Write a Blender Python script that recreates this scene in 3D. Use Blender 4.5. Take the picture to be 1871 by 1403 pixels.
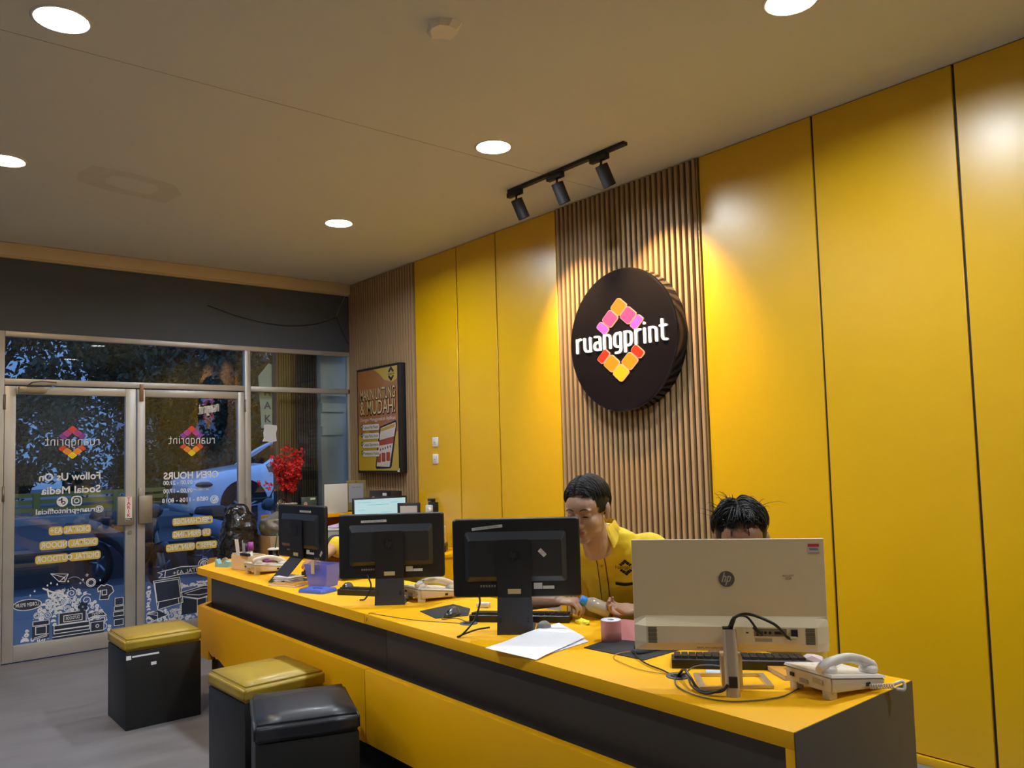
import bpy, bmesh, math, random
from mathutils import Vector, Matrix, Euler, noise
PI = math.pi
S = bpy.context.scene
for o in list(bpy.data.objects): bpy.data.objects.remove(o)
COL = S.collection
# ------------------------------------------------------------------ camera
cam = bpy.data.cameras.new('camera'); camo = bpy.data.objects.new('camera', cam); COL.objects.link(camo)
_y, _p, _r = [math.radians(a) for a in (140.37, 3.71, -1.576)]
_f = Vector((math.cos(_y)*math.cos(_p), math.sin(_y)*math.cos(_p), math.sin(_p)))
_rt = Vector((math.sin(_y), -math.cos(_y), 0)); _u = _rt.cross(_f)
_R = _rt*math.cos(_r)+_u*math.sin(_r); _U = _u*math.cos(_r)-_rt*math.sin(_r)
camo.matrix_world = Matrix(((_R.x, _U.x, -_f.x, 0), (_R.y, _U.y, -_f.y, 0), (_R.z, _U.z, -_f.z, 1.55), (0, 0, 0, 1)))
cam.sensor_width = 36; cam.sensor_fit = 'HORIZONTAL'; cam.lens = 1467/1871*36; cam.shift_y = 29.5/1871
cam.clip_start = .05; cam.clip_end = 200
S.camera = camo
# ------------------------------------------------------------------ view, world
vs = S.view_settings; vs.view_transform = 'Standard'; vs.look = 'None'; vs.gamma = 1; vs.use_curve_mapping = False
vs.exposure = 0.0
LIGHT = 485.0      # radiance of the cool ceiling discs
w = bpy.data.worlds.new('dusk'); S.world = w; w.use_nodes = True
nt = w.node_tree; bg = nt.nodes['Background']
tc = nt.nodes.new('ShaderNodeTexCoord'); sp = nt.nodes.new('ShaderNodeSeparateXYZ'); cr = nt.nodes.new('ShaderNodeValToRGB')
nt.links.new(tc.outputs['Generated'], sp.inputs[0]); nt.links.new(sp.outputs['Z'], cr.inputs[0]); nt.links.new(cr.outputs[0], bg.inputs[0])
cr.color_ramp.elements[0].position = 0.0; cr.color_ramp.elements[0].color = (.10, .20, .42, 1)
cr.color_ramp.elements[1].position = .7; cr.color_ramp.elements[1].color = (.22, .42, 1.0, 1)
bg.inputs[1].default_value = 1.25

# ------------------------------------------------------------------ materials
MATS = {}
def mat(name, col, rough=.5, metal=0, var=0, scale=8, bump=0, bscale=60, emit=0, spec=None, coat=0, trans=0, alpha=1, ecol=None, sheen=0, stretch=None):
    if name in MATS: return MATS[name]
    m = bpy.data.materials.new(name); m.use_nodes = True; n = m.node_tree; b = n.nodes['Principled BSDF']
    b.inputs['Base Color'].default_value = (*col, 1); b.inputs['Roughness'].default_value = rough; b.inputs['Metallic'].default_value = metal
    if spec is not None: b.inputs['Specular IOR Level'].default_value = spec
    if coat: b.inputs['Coat Weight'].default_value = coat; b.inputs['Coat Roughness'].default_value = .12
    if trans: b.inputs['Transmission Weight'].default_value = trans
    if alpha < 1: b.inputs['Alpha'].default_value = alpha
    if sheen: b.inputs['Sheen Weight'].default_value = sheen
    if emit:
        b.inputs['Emission Color'].default_value = (*(ecol or col), 1); b.inputs['Emission Strength'].default_value = emit
    t = n.nodes.new('ShaderNodeTexCoord'); mp = n.nodes.new('ShaderNodeMapping'); n.links.new(t.outputs['Object'], mp.inputs[0])
    if stretch: mp.inputs['Scale'].default_value = stretch
    nz = n.nodes.new('ShaderNodeTexNoise'); nz.inputs['Scale'].default_value = scale; nz.inputs['Detail'].default_value = 5
    n.links.new(mp.outputs[0], nz.inputs[0])
    v = var or .02
    mx = n.nodes.new('ShaderNodeMix'); mx.data_type = 'RGBA'
    mx.inputs[6].default_value = (*[max(0, c*(1-v)) for c in col], 1); mx.inputs[7].default_value = (*[min(1, c*(1+v)) for c in col], 1)
    n.links.new(nz.outputs[0], mx.inputs[0]); n.links.new(mx.outputs[2], b.inputs['Base Color'])
    if bump:
        nb = n.nodes.new('ShaderNodeTexNoise'); nb.inputs['Scale'].default_value = bscale; nb.inputs['Detail'].default_value = 3
        n.links.new(mp.outputs[0], nb.inputs[0]); bp = n.nodes.new('ShaderNodeBump'); bp.inputs['Strength'].default_value = bump; bp.inputs['Distance'].default_value = .01
        n.links.new(nb.outputs[0], bp.inputs['Height']); n.links.new(bp.outputs[0], b.inputs['Normal'])
    MATS[name] = m; return m
def glassmat(name, tint=(.9, .95, .95), rough=0.0, fac_gain=1.0):
    m = bpy.data.materials.new(name); m.use_nodes = True; n = m.node_tree; n.nodes.clear()
    o = n.nodes.new('ShaderNodeOutputMaterial'); t = n.nodes.new('ShaderNodeBsdfTransparent'); g = n.nodes.new('ShaderNodeBsdfGlossy')
    t.inputs[0].default_value = (*tint, 1); g.inputs['Roughness'].default_value = rough; g.inputs[0].default_value = (1, 1, 1, 1)
    fr = n.nodes.new('ShaderNodeFresnel'); fr.inputs[0].default_value = 1.5; mx = n.nodes.new('ShaderNodeMixShader')
    ml = n.nodes.new('ShaderNodeMath'); ml.operation = 'MULTIPLY'; ml.inputs[1].default_value = fac_gain; ml.use_clamp = True
    n.links.new(fr.outputs[0], ml.inputs[0]); n.links.new(ml.outputs[0], mx.inputs[0])
    n.links.new(t.outputs[0], mx.inputs[1]); n.links.new(g.outputs[0], mx.inputs[2]); n.links.new(mx.outputs[0], o.inputs[0])
    MATS[name] = m; return m
YW = mat('yellow_wall_paint', (.70, .40, .0), .34, var=.03, scale=1.5, bump=.02, bscale=4, spec=.5, coat=.45)
YW.node_tree.nodes['Principled BSDF'].inputs['Coat Roughness'].default_value = .30
YC = mat('yellow_laminate', (.93, .465, .0), .5, var=.02, scale=3, spec=.3)
DK = mat('dark_laminate', (.080, .070, .060), .42, var=.1, scale=40)
BLK = mat('black_plastic', (.012, .012, .013), .35, var=.1)
BLKM = mat('matte_black', (.010, .010, .012), .6, var=.1)
STD = mat('stand_grey_metal', (.045, .05, .065), .42, metal=.3, var=.1)
WHT = mat('white_plastic', (.72, .70, .66), .4)
CRM = mat('cream_plastic', (.62, .56, .42), .45, var=.06, scale=20)
PAP = mat('white_paper', (.86, .87, .93), .7)
PAPB = mat('paper_print', (.12, .10, .10), .7)
ALU = mat('aluminium_frame', (.50, .48, .44), .42, metal=.45, var=.14, scale=5, bump=.03, bscale=30)
ALD = mat('worn_metal', (.30, .27, .23), .45, metal=.6, var=.3, scale=14)
SLT = mat('wood_slat', (.36, .235, .12), .55, var=.16, scale=6, stretch=(30, 30, 1.2), bump=.05, bscale=40)
SLB = mat('slat_groove_back', (.035, .024, .018), .7)
CEI = mat('ceiling_paint', (.62, .62, .58), .75, var=.035, scale=1.3)
COR = mat('cornice_paint', (.66, .52, .33), .6, var=.05, scale=4)
GRW = mat('charcoal_wall_paint', (.065, .078, .105), .6, var=.08, scale=3)
REDM = mat('red_print', (.62, .04, .03), .6)
GLS = glassmat('window_glass', (.90, .94, .95), 0.0, 1.15)
CLR = glassmat('clear_plastic', (.93, .93, .95), .08, 1.0)

# ------------------------------------------------------------------ mesh helpers
def new_obj(name, me, parent=None, loc=None, rot=None):
    o = bpy.data.objects.new(name, me); COL.objects.link(o)
    if parent is not None: o.parent = parent
    if loc is not None: o.location = loc
    if rot is not None: o.rotation_euler = rot
    return o
def finish(bm, name, m=None, parent=None, loc=None, rot=None, smooth=False, auto=None):
    bmesh.ops.recalc_face_normals(bm, faces=bm.faces)
    me = bpy.data.meshes.new(name); bm.to_mesh(me); bm.free()
    if m is not None:
        for k in (m if isinstance(m, (list, tuple)) else [m]): me.materials.append(k)
    if smooth:
        for p in me.polygons: p.use_smooth = True
        if auto:
            me.update()
            bm2 = bmesh.new(); bm2.from_mesh(me)
            for e in bm2.edges:
                if len(e.link_faces) == 2 and e.calc_face_angle(0) > math.radians(auto): e.smooth = False
            bm2.to_mesh(me); bm2.free()
    return new_obj(name, me, parent, loc, rot)
def tag(o, label, cat, group=None):
    o['label'] = label; o['category'] = cat
    if group: o['group'] = group
    return o
def struct(o): o['kind'] = 'structure'; return o
def thing(name, label, cat, loc=(0, 0, 0), rz=0, group=None, rot=None):
    o = bpy.data.objects.new(name, None); COL.objects.link(o); o.empty_display_size = .05
    o.location = loc; o.rotation_euler = rot if rot else (0, 0, rz)
    return tag(o, label, cat, group)
def B(bm, x0, x1, y0, y1, z0, z1, bev=0, seg=2, M=None, mi=0):
    vs_ = [bm.verts.new((x, y, z)) for x in (x0, x1) for y in (y0, y1) for z in (z0, z1)]
    idx = [(0, 1, 3, 2), (4, 6, 7, 5), (0, 4, 5, 1), (2, 3, 7, 6), (0, 2, 6, 4), (1, 5, 7, 3)]
    fs = [bm.faces.new([vs_[i] for i in f]) for f in idx]
    for f in fs: f.material_index = mi
    if bev:
        ed = set(e for f in fs for e in f.edges)
        r = bmesh.ops.bevel(bm, geom=list(ed), offset=bev, segments=seg, affect='EDGES', profile=.5)
        vs_ = list(set(v for f in r['faces'] for v in f.verts) | set(v for v in vs_ if v.is_valid))
        for f in r['faces']: f.material_index = mi
    if M is not None:
        bmesh.ops.transform(bm, matrix=M, verts=[v for v in vs_ if v.is_valid])
    return vs_
def box(name, m, x0, x1, y0, y1, z0, z1, bev=0, parent=None, loc=None, rot=None, seg=2):
    bm = bmesh.new(); B(bm, x0, x1, y0, y1, z0, z1, bev, seg)
    return finish(bm, name, m, parent, loc, rot, smooth=bev > 0, auto=40 if bev > 0 else None)
def cyl(bm, p0, p1, r0, r1=None, n=20, cap=True, mi=0):
    r1 = r0 if r1 is None else r1
    p0 = Vector(p0); p1 = Vector(p1); d = (p1-p0).normalized()
    a = d.orthogonal().normalized(); b = d.cross(a)
    A = [bm.verts.new(p0+(a*math.cos(2*PI*i/n)+b*math.sin(2*PI*i/n))*r0) for i in range(n)]
    Bv = [bm.verts.new(p1+(a*math.cos(2*PI*i/n)+b*math.sin(2*PI*i/n))*r1) for i in range(n)]
    for i in range(n):
        f = bm.faces.new((A[i], A[(i+1) % n], Bv[(i+1) % n], Bv[i])); f.material_index = mi; f.smooth = True
    if cap:
        f = bm.faces.new(A[::-1]); f.material_index = mi; f = bm.faces.new(Bv); f.material_index = mi
def lathe(bm, prof, n=24, c=(0, 0, 0), mi=0, M=None):
    rings = []; c = Vector(c); out = []
    for r, z in prof:
        if r < 1e-6: v = bm.verts.new(c+Vector((0, 0, z))); rings.append([v]); out.append(v)
        else:
            rg = [bm.verts.new(c+Vector((r*math.cos(2*PI*i/n), r*math.sin(2*PI*i/n), z))) for i in range(n)]; rings.append(rg); out += rg
    for a, b in zip(rings, rings[1:]):
        for i in range(n):
            j = (i+1) % n
            if len(a) == 1 and len(b) == 1: continue
            if len(a) == 1: f = bm.faces.new((a[0], b[j], b[i]))
            elif len(b) == 1: f = bm.faces.new((a[i], a[j], b[0]))
            else: f = bm.faces.new((a[i], a[j], b[j], b[i]))
            f.material_index = mi; f.smooth = True
    if M is not None: bmesh.ops.transform(bm, matrix=M, verts=out)
def crom(pts, k=6):
    P = [Vector(p) for p in pts]
    if len(P) < 3: return P
    Q = [P[0]*2-P[1]]+P+[P[-1]*2-P[-2]]; out = []
    for i in range(1, len(Q)-2):
        for t in range(k):
            t = t/k; a, b, c, d = Q[i-1:i+3]
            out.append(.5*((2*b)+(c-a)*t+(2*a-5*b+4*c-d)*t*t+(3*b-a-3*c+d)*t**3))
    return out+[P[-1]]
def tube(bm, pts, r, n=8, k=6, smooth=True, mi=0, flat=None):
    """tapered tube along a smooth path; r scalar or list per control point"""
    P = crom(pts, k) if smooth else [Vector(p) for p in pts]
    m_ = len(P)
    if isinstance(r, (list, tuple)):
        R = []
        for i in range(m_):
            t = i/(m_-1)*(len(r)-1); j = min(int(t), len(r)-2); R.append(r[j]+(r[j+1]-r[j])*(t-j))
    else: R = [r]*m_
    up = None; rings = []
    for i, p in enumerate(P):
        d = (P[min(i+1, m_-1)]-P[max(i-1, 0)])
        d = d.normalized() if d.length > 1e-9 else Vector((0, 0, 1))
        if up is None: a = d.orthogonal().normalized()
        else: a = (up-d*up.dot(d)); a = a.normalized() if a.length > 1e-6 else d.orthogonal().normalized()
        up = a; b = d.cross(a); fl = flat if flat else 1
        rings.append([bm.verts.new(p+(a*math.cos(2*PI*q/n)+b*math.sin(2*PI*q/n)*fl)*R[i]) for q in range(n)])
    for A, Bv in zip(rings, rings[1:]):
        for i in range(n):
            f = bm.faces.new((A[i], A[(i+1) % n], Bv[(i+1) % n], Bv[i])); f.smooth = True; f.material_index = mi
    f = bm.faces.new(rings[0][::-1]); f.material_index = mi; f = bm.faces.new(rings[-1]); f.material_index = mi
def wire(name, m, pts, r, parent=None, n=8, k=6):
    bm = bmesh.new(); tube(bm, pts, r, n, k); return finish(bm, name, m, parent)
def ell(bm, c, r, M=None, u=16, v=12, mi=0):
    m4 = Matrix.Translation(Vector(c)) @ (M.to_4x4() if M is not None else Matrix.Identity(4)) @ Matrix.Diagonal((*r, 1))
    rr = bmesh.ops.create_uvsphere(bm, u_segments=u, v_segments=v, radius=1, matrix=m4)
    for vv in rr['verts']:
        for f in vv.link_faces: f.material_index = mi; f.smooth = True
def rr_pts(w_, h_, r, n=5, cx=0, cy=0):
    out = []
    for sx, sy, a0 in ((1, 1, 0), (-1, 1, 90), (-1, -1, 180), (1, -1, 270)):
        for i in range(n+1):
            a = math.radians(a0+90*i/n); out.append((cx+sx*(w_/2-r)+r*math.cos(a), cy+sy*(h_/2-r)+r*math.sin(a)))
    return out
def prism(bm, pts, f0, f1, mi=0):
    """pts 2-D outline; f0/f1 map (u,v)->3-D for both faces"""
    a = [bm.verts.new(f0(*p)) for p in pts]; b = [bm.verts.new(f1(*p)) for p in pts]; n = len(pts)
    F = [bm.faces.new(a[::-1]), bm.faces.new(b)]+[bm.faces.new((a[i], a[(i+1) % n], b[(i+1) % n], b[i])) for i in range(n)]
    for f in F: f.material_index = mi
    return a+b
def plate(name, m, pts, f0, f1, parent=None, loc=None, rot=None):
    bm = bmesh.new(); prism(bm, pts, f0, f1); return finish(bm, name, m, parent, loc, rot)

# surface frames: local 2-D (s right, t up, d out) -> world or local 3-D
class Frame:
    def __init__(s, o, u, v): s.o = Vector(o); s.u = Vector(u).normalized(); s.v = Vector(v).normalized(); s.n = s.u.cross(s.v)
    def __call__(s, a, b, d=0): return s.o+s.u*a+s.v*b+s.n*d
def poly(bm, fr, pts, d=0, th=0, mi=0):
    if th: prism(bm, pts, lambda a, b: fr(a, b, d), lambda a, b: fr(a, b, d+th), mi)
    else:
        f = bm.faces.new([bm.verts.new(fr(a, b, d)) for a, b in pts]); f.material_index = mi
_SK = [0]
def stroke(bm, fr, pts, wd, d=0, th=0, closed=False, mi=0, caps=True):
    """one mitred ribbon per stroke, with round ends; neighbours never share a plane"""
    _SK[0] = (_SK[0]+1) % 30; d = d+_SK[0]*1.2e-5
    P = [Vector((a, b)) for a, b in pts]
    Q = [P[0]]
    for p in P[1:]:
        if (p-Q[-1]).length > 1e-6: Q.append(p)
    if closed and len(Q) > 2 and (Q[0]-Q[-1]).length < 1e-6: Q.pop()
    if not closed and len(Q) > 3 and (Q[0]-Q[-1]).length < 1e-6: closed = True; Q.pop()
    P = Q; n = len(P); h = wd/2
    if n < 2:
        poly(bm, fr, [(P[0].x+h*math.cos(2*PI*i/10), P[0].y+h*math.sin(2*PI*i/10)) for i in range(10)], d, th, mi); return
    L, R = [], []
    for i, p in enumerate(P):
        a = P[i-1] if (i > 0 or closed) else None; b = P[(i+1) % n] if (i < n-1 or closed) else None
        t0 = (p-a).normalized() if a is not None else None; t1 = (b-p).normalized() if b is not None else None
        t = (t0+t1) if (t0 is not None and t1 is not None) else (t1 if t0 is None else t0)
        t = t.normalized() if t.length > 1e-6 else t1
        nn = Vector((-t.y, t.x)); k = 1.0
        if t0 is not None and t1 is not None: k = 1/max(.5, nn.dot(Vector((-t1.y, t1.x))))
        L.append(p+nn*h*k); R.append(p-nn*h*k)
    if closed or th:
        m_ = n if closed else n-1
        top = d+th
        vl = [bm.verts.new(fr(q.x, q.y, top)) for q in L]; vr = [bm.verts.new(fr(q.x, q.y, top)) for q in R]
        if th: bl_ = [bm.verts.new(fr(q.x, q.y, d)) for q in L]; br_ = [bm.verts.new(fr(q.x, q.y, d)) for q in R]
        F = []
        for i in range(m_):
            j = (i+1) % n; F.append((vl[i], vr[i], vr[j], vl[j]))
            if th: F += [(vl[i], vl[j], bl_[j], bl_[i]), (vr[j], vr[i], br_[i], br_[j])]
        if th and not closed: F += [(vl[0], bl_[0], br_[0], vr[0]), (vl[-1], vr[-1], br_[-1], bl_[-1])]
        for f in F: bm.faces.new(f).material_index = mi
        if caps and not closed:
            for q in (P[0], P[-1]): poly(bm, fr, [(q.x+h*.99*math.cos(2*PI*i/10), q.y+h*.99*math.sin(2*PI*i/10)) for i in range(10)], d-1e-5, th, mi)
        return
    vl = [bm.verts.new(fr(q.x, q.y, d)) for q in L]; vr = [bm.verts.new(fr(q.x, q.y, d)) for q in R]
    for i in range(n-1): bm.faces.new((vl[i], vr[i], vr[i+1], vl[i+1])).material_index = mi
    if caps:
        for q, w_, l_, r_ in ((P[0], P[0]-P[1], vl[0], vr[0]), (P[-1], P[-1]-P[-2], vr[-1], vl[-1])):
            a0 = math.atan2(w_.y, w_.x); A = [bm.verts.new(fr(q.x+h*math.cos(a0+a), q.y+h*math.sin(a0+a), d)) for a in (-1.0, -.5, 0, .5, 1.0)]
            bm.faces.new([l_]+A+[r_]).material_index = mi
def arc(cx, cy, r, a0, a1, n=8, ry=None):
    ry = r if ry is None else ry
    return [(cx+r*math.cos(math.radians(a0+(a1-a0)*i/n)), cy+ry*math.sin(math.radians(a0+(a1-a0)*i/n))) for i in range(n+1)]
# monoline letters of the shop's wordmark (x-height 1)
WORD = {
 'r': (.50, [[(0, 0), (0, 1)], [(0, .55)]+arc(.3, .7, .3, 170, 90, 5)+[(.42, 1)]]),
 'u': (.72, [[(0, 1), (0, .3)]+arc(.3, .3, .3, 180, 270, 5)+[(.6, 0)], [(.6, 1), (.6, 0)]]),
 'a': (.72, [[(.08, 1), (.35, 1)]+arc(.35, .75, .25, 90, 0, 5)+[(.6, 0), (.28, 0)]+arc(.28, .28, .28, 270, 90, 7)+[(.6, .56)]]),
 'n': (.72, [[(0, 0), (0, 1), (.3, 1)]+arc(.3, .7, .3, 90, 0, 5)+[(.6, 0)]]),
 'g': (.72, [[(.6, 1), (.3, 1)]+arc(.3, .7, .3, 90, 180, 5)+arc(.3, .3, .3, 180, 270, 5)+[(.6, 0)], [(.6, 1), (.6, -.15)]+arc(.32, -.15, .28, 0, -90, 5)+[(.1, -.43)]]),
 'p': (.72, [[(0, -.43), (0, 1), (.3, 1)]+arc(.3, .7, .3, 90, 0, 5)+arc(.3, .3, .3, 0, -90, 5)+[(0, 0)]]),
 'i': (.16, [[(0, 0), (0, 1)], [(0, 1.36), (0, 1.40)]]),
 't': (.55, [[(.1, 1.42), (.1, .25)]+arc(.35, .25, .25, 180, 270, 4)+[(.48, 0)], [(-.08, 1), (.45, 1)]]),
 'h': (.72, [[(0, 0), (0, 1.45)], [(0, .9), (.3, 1)]+arc(.3, .7, .3, 90, 0, 5)+[(.6, 0)]])}
def wordmark(bm, fr, width, cx, cy, wd=.13, d=0, th=0, word='ruangprint', gap=.32, mi=0):
    tot = sum(WORD[c][0]+gap for c in word)-gap; k = width/tot; x = cx-width/2
    for c in word:
        a, st = WORD[c]
        for s_ in st: stroke(bm, fr, [(x+p*k, cy+(q-.5)*k) for p, q in s_], wd*k, d, th, mi=mi)
        x += (a+gap)*k
def dtile(cx, cy, h, q=1.0, side=0):
    """rounded diamond of half diagonal h; side cuts it to a sliver on one side"""
    a = Vector((.77, .64))*h*.78; b = Vector((-.77, .64))*h*.78
    pts = []
    ha, hb = (.5, .5)
    if side == 1: ha = .30
    if side == -1: hb = .30
    C_ = [(ha, hb), (-ha, hb), (-ha, -hb), (ha, -hb)]
    out = []
    for i in range(4):
        p, pr_, nx = C_[i], C_[i-1], C_[(i+1) % 4]
        A = Vector(p).lerp(Vector(pr_), .24*(.5/max(abs(ha), .001) if pr_[1] == p[1] else 1)*.9); B_ = Vector(p).lerp(Vector(nx), .24*(.5/max(abs(ha), .001) if nx[1] == p[1] else 1)*.9); Pv = Vector(p)
        for u in (0, .25, .5, .75, 1): out.append(tuple(A*(1-u)**2+Pv*2*u*(1-u)+B_*u*u))
    return [(cx+a.x*2*p+b.x*2*q_, cy+a.y*2*p+b.y*2*q_) for p, q_ in out]
def logo_tiles(D, cx=0, cy=0):
    """(colour key, outline) list for the lozenge emblem of size D"""
    h = .069*D; L = []
    for k, x, y, s in (('top', 0, .229, 0), ('mid', -.084, .157, 0), ('mid', .084, .157, 0), ('low', -.158, .100, 1), ('low', .158, .100, -1),
                       ('bot', 0, -.229, 0), ('bmid', -.084, -.157, 0), ('bmid', .084, -.157, 0), ('blow', -.158, -.100, -1), ('blow', .158, -.100, 1)):
        L.append((k, dtile(cx+x*D, cy+y*D, h, side=s)))
    return L
def text(name, s_, size, m, fr, cx, cy, parent=None, off=0.0, d=.001, align='CENTER', ext=0.0, wid=None, shear=0, rot=0):
    cu = bpy.data.curves.new('t', 'FONT'); cu.body = s_; cu.size = size; cu.align_x = align; cu.align_y = 'CENTER'; cu.offset = off*size; cu.extrude = ext; cu.shear = shear
    cu.resolution_u = 3
    ob = bpy.data.objects.new('t', cu); COL.objects.link(ob)
    dg = bpy.context.evaluated_depsgraph_get(); dg.update()
    me = bpy.data.meshes.new_from_object(ob.evaluated_get(dg)); bpy.data.objects.remove(ob)
    me.name = name; me.materials.clear(); me.materials.append(m)
    k = 1.0
    if wid and len(me.vertices):
        xs = [v.co.x for v in me.vertices]; k = wid/(max(xs)-min(xs))
    ca, sa = math.cos(rot), math.sin(rot)
    for v in me.vertices:
        a, b = v.co.x*k, v.co.y
        v.co = fr(cx+a*ca-b*sa, cy+a*sa+b*ca, d+v.co.z+ext)
    return new_obj(name, me, parent)
def copy_tree(o, parent=None):
    c = o.copy(); COL.objects.link(c); c.parent = parent if parent else o.parent
    if not parent: c.parent = None
    for ch in list(o.children): copy_tree(ch, c)
    return c

# ================================================================== ROOM SHELL
WY = 4.02; DX = -7.49; CZ = 3.34; RX = 1.8; LY = -3.4
# floor: grey vinyl with soft cloudy streaks
FLM = mat('grey_vinyl_floor', (.180, .172, .182), .42, var=.38, scale=3.5, stretch=(1.6, .5, 1), bump=.03, bscale=30)
struct(box('floor', FLM, DX-.0, RX, LY, WY+.1, -.08, 0))
# ceiling with one long board joint and a stain ring
cm = CEI.node_tree; cb = cm.nodes['Principled BSDF']
LIGHTS = [(-3.54, .63), (-5.42, .68), (-3.59, 2.885), (-5.49, 2.87), (-1.67, 2.905), (.25, 2.9), (-1.67, -1.62), (-3.55, -1.62)]
cl = struct(box('ceiling', CEI, DX-.05, RX, LY, WY+.1, CZ, CZ+.1))
bm = bmesh.new()
for x, y in LIGHTS: cyl(bm, (x, y, CZ-.02), (x, y, CZ+.06), .097, n=40)
cut = finish(bm, 'cut'); bo_ = cl.modifiers.new('b', 'BOOLEAN'); bo_.object = cut; bo_.operation = 'DIFFERENCE'; bo_.solver = 'EXACT'
dg_ = bpy.context.evaluated_depsgraph_get(); dg_.update(); cme = bpy.data.meshes.new_from_object(cl.evaluated_get(dg_)); cl.modifiers.clear(); cl.data = cme; cl.data.materials.clear(); cl.data.materials.append(CEI); bpy.data.objects.remove(cut)
box('joint', mat('ceiling_joint', (.36, .34, .30), .8), -3.7705, -3.7675, LY+.01, WY-.02, CZ-.0012, CZ+.002, parent=cl)
STN = mat('ceiling_stain', (.56, .545, .49), .8, var=.08)
bm = bmesh.new()
oc = [(-5.40, 1.06), (-5.22, 1.10), (-5.22, 1.32), (-5.30, 1.60), (-5.48, 1.70), (-5.72, 1.66), (-5.66, 1.30), (-5.56, 1.08)]
ic = [(-5.42, 1.22), (-5.33, 1.24), (-5.33, 1.36), (-5.37, 1.50), (-5.46, 1.55), (-5.60, 1.52), (-5.56, 1.34), (-5.50, 1.24)]
a_ = [bm.verts.new((x, y, CZ-.0012)) for x, y in oc]; b_ = [bm.verts.new((x, y, CZ-.0012)) for x, y in ic]
for i in range(8): bm.faces.new((a_[i], a_[(i+1) % 8], b_[(i+1) % 8], b_[i]))
finish(bm, 'stain', STN, cl)
bm = bmesh.new(); random.seed(3)
for (x, y, L_) in [(-3.74, 1.34, .12), (-3.72, 1.45, .10), (-3.73, 1.53, .08), (-3.80, 3.5, .10), (-3.86, 3.62, .07), (-5.55, 1.95, .1), (-5.62, 2.05, .08)]:
    fr = Frame((x, y, CZ), (0, 1, 0), (1, 0, 0)); stroke(bm, fr, [(0, 0), (L_*.5, random.uniform(-.01, .01)), (L_, 0)], .006, .001)
finish(bm, 'scuff', STN, cl)
# wall with yellow panels and slats
wr = struct(box('wall_right', SLB, DX-.0, RX, WY+.012, WY+.1, 0, CZ))
ed = [-6.232, -5.564, -5.020, -4.290]
g = .006
def wpanel(x0, x1):
    box('panel', YW, x0+g, x1-g, WY, WY+.012, .045, CZ-.004, bev=.0025, parent=wr, seg=1)
for a, b in ((-6.232, -5.562), (-5.562, -5.018), (-5.018, -4.292)): wpanel(a, b)
for a, b in ((-2.990, -2.230), (-2.230, -1.500), (-1.500, -.74), (-.74, .02), (.02, .78), (.78, RX)): wpanel(a, b)
def slat_bm():
    bm = bmesh.new()
    z0, z1 = .045, CZ-.004
    prism(bm, [(-.0125, .012), (-.0125, -.008), (-.010, -.014), (.010, -.014), (.0125, -.008), (.0125, .012)], lambda a, b: (a, b, z0), lambda a, b: (a, b, z1))
    bmesh.ops.recalc_face_normals(bm, faces=bm.faces)
    me = bpy.data.meshes.new('slat'); bm.to_mesh(me); bm.free(); me.materials.append(SLT); return me
sm = slat_bm()
def slats(x0, x1, n):
    for i in range(n): new_obj('slat', sm, wr, ((x0+(x1-x0)*(i+.5)/n), WY, 0))
slats(-4.285, -2.995, 28); slats(DX+.004, -6.236, 27)
# edge trims of the slat field and baseboard
box('edge_trim', mat('bronze_trim', (.30, .20, .07), .4, metal=.4), -2.997, -2.990, WY-.012, WY+.012, .045, CZ-.004, parent=wr)
bb = struct(box('baseboard_right', YW, DX+.01, RX, WY-.012, WY+.012, 0, .040, bev=.002))
# other walls
struct(box('wall_left', mat('off_white_wall', (.58, .54, .46), .7), DX, RX, LY-.1, LY, 0, CZ))
struct(box('wall_back', mat('warm_grey_wall', (.56, .50, .42), .7), RX, RX+.1, LY, WY+.1, 0, CZ))
# front wall: charcoal header over the glazing
struct(box('wall_front', GRW, DX-.14, DX-.0, LY, WY, 2.632, CZ))
wf = bpy.data.objects['wall_front']
struct(box('trim_1', COR, DX, DX+.07, LY, WY-.015, 3.232, CZ-.0, bev=.012))
t1 = bpy.data.objects['trim_1']
box('lower_bead', COR, DX, DX+.045, LY, WY-.015, 3.222, 3.24, bev=.006, parent=t1)
wire('cable', BLKM, [(DX+.006, 2.55, 2.99), (DX+.012, 2.9, 2.90), (DX+.012, 3.3, 2.86), (DX+.012, 3.62, 2.90), (DX+.006, 3.87, 2.99)], .004, wf)
wire('cable', BLKM, [(DX+.006, 3.87, 2.99), (DX+.01, 3.93, 2.85), (DX+.008, 4.0, 2.72)], .004, wf)
wire('cable', mat('pale_cable', (.3, .3, .32), .5), [(DX+.006, 3.97, 3.22), (DX+.008, 3.91, 3.10), (DX+.006, 3.87, 3.0)], .003, wf)

# ---- glazing: fixed aluminium frame, two door leaves, transoms, side window
def ABar(name, par, y0, y1, z0, z1, x0=DX-.045, x1=DX+.012, m=ALU, bev=.004): return box(name, m, x0, x1, y0, y1, z0, z1, bev=bev, parent=par)
wn = struct(thing('window_1', '', '')); del wn['label']; del wn['category']
ABar('frame_post', wn, .83, .952, 0, 2.632); ABar('frame_post', wn, 2.900, 2.956, 0, 2.59); 
ABar('frame_rail', wn, .952, WY, 2.588, 2.632); ABar('frame_rail', wn, .952, 2.900, 2.200, 2.250); ABar('frame_rail', wn, 2.956, WY, 2.200, 2.248)
ABar('frame_rail', wn, 2.956, WY, 0, .10); ABar('frame_post', wn, WY-.03, WY, .10, 2.59)
for y0, y1, z0, z1 in ((.952, 2.900, 2.25, 2.588), (2.956, WY-.03, 2.248, 2.588), (2.956, WY-.03, .10, 2.200)):
    box('pane', GLS, DX-.022, DX-.016, y0, y1, z0, z1, parent=wn)
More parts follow.
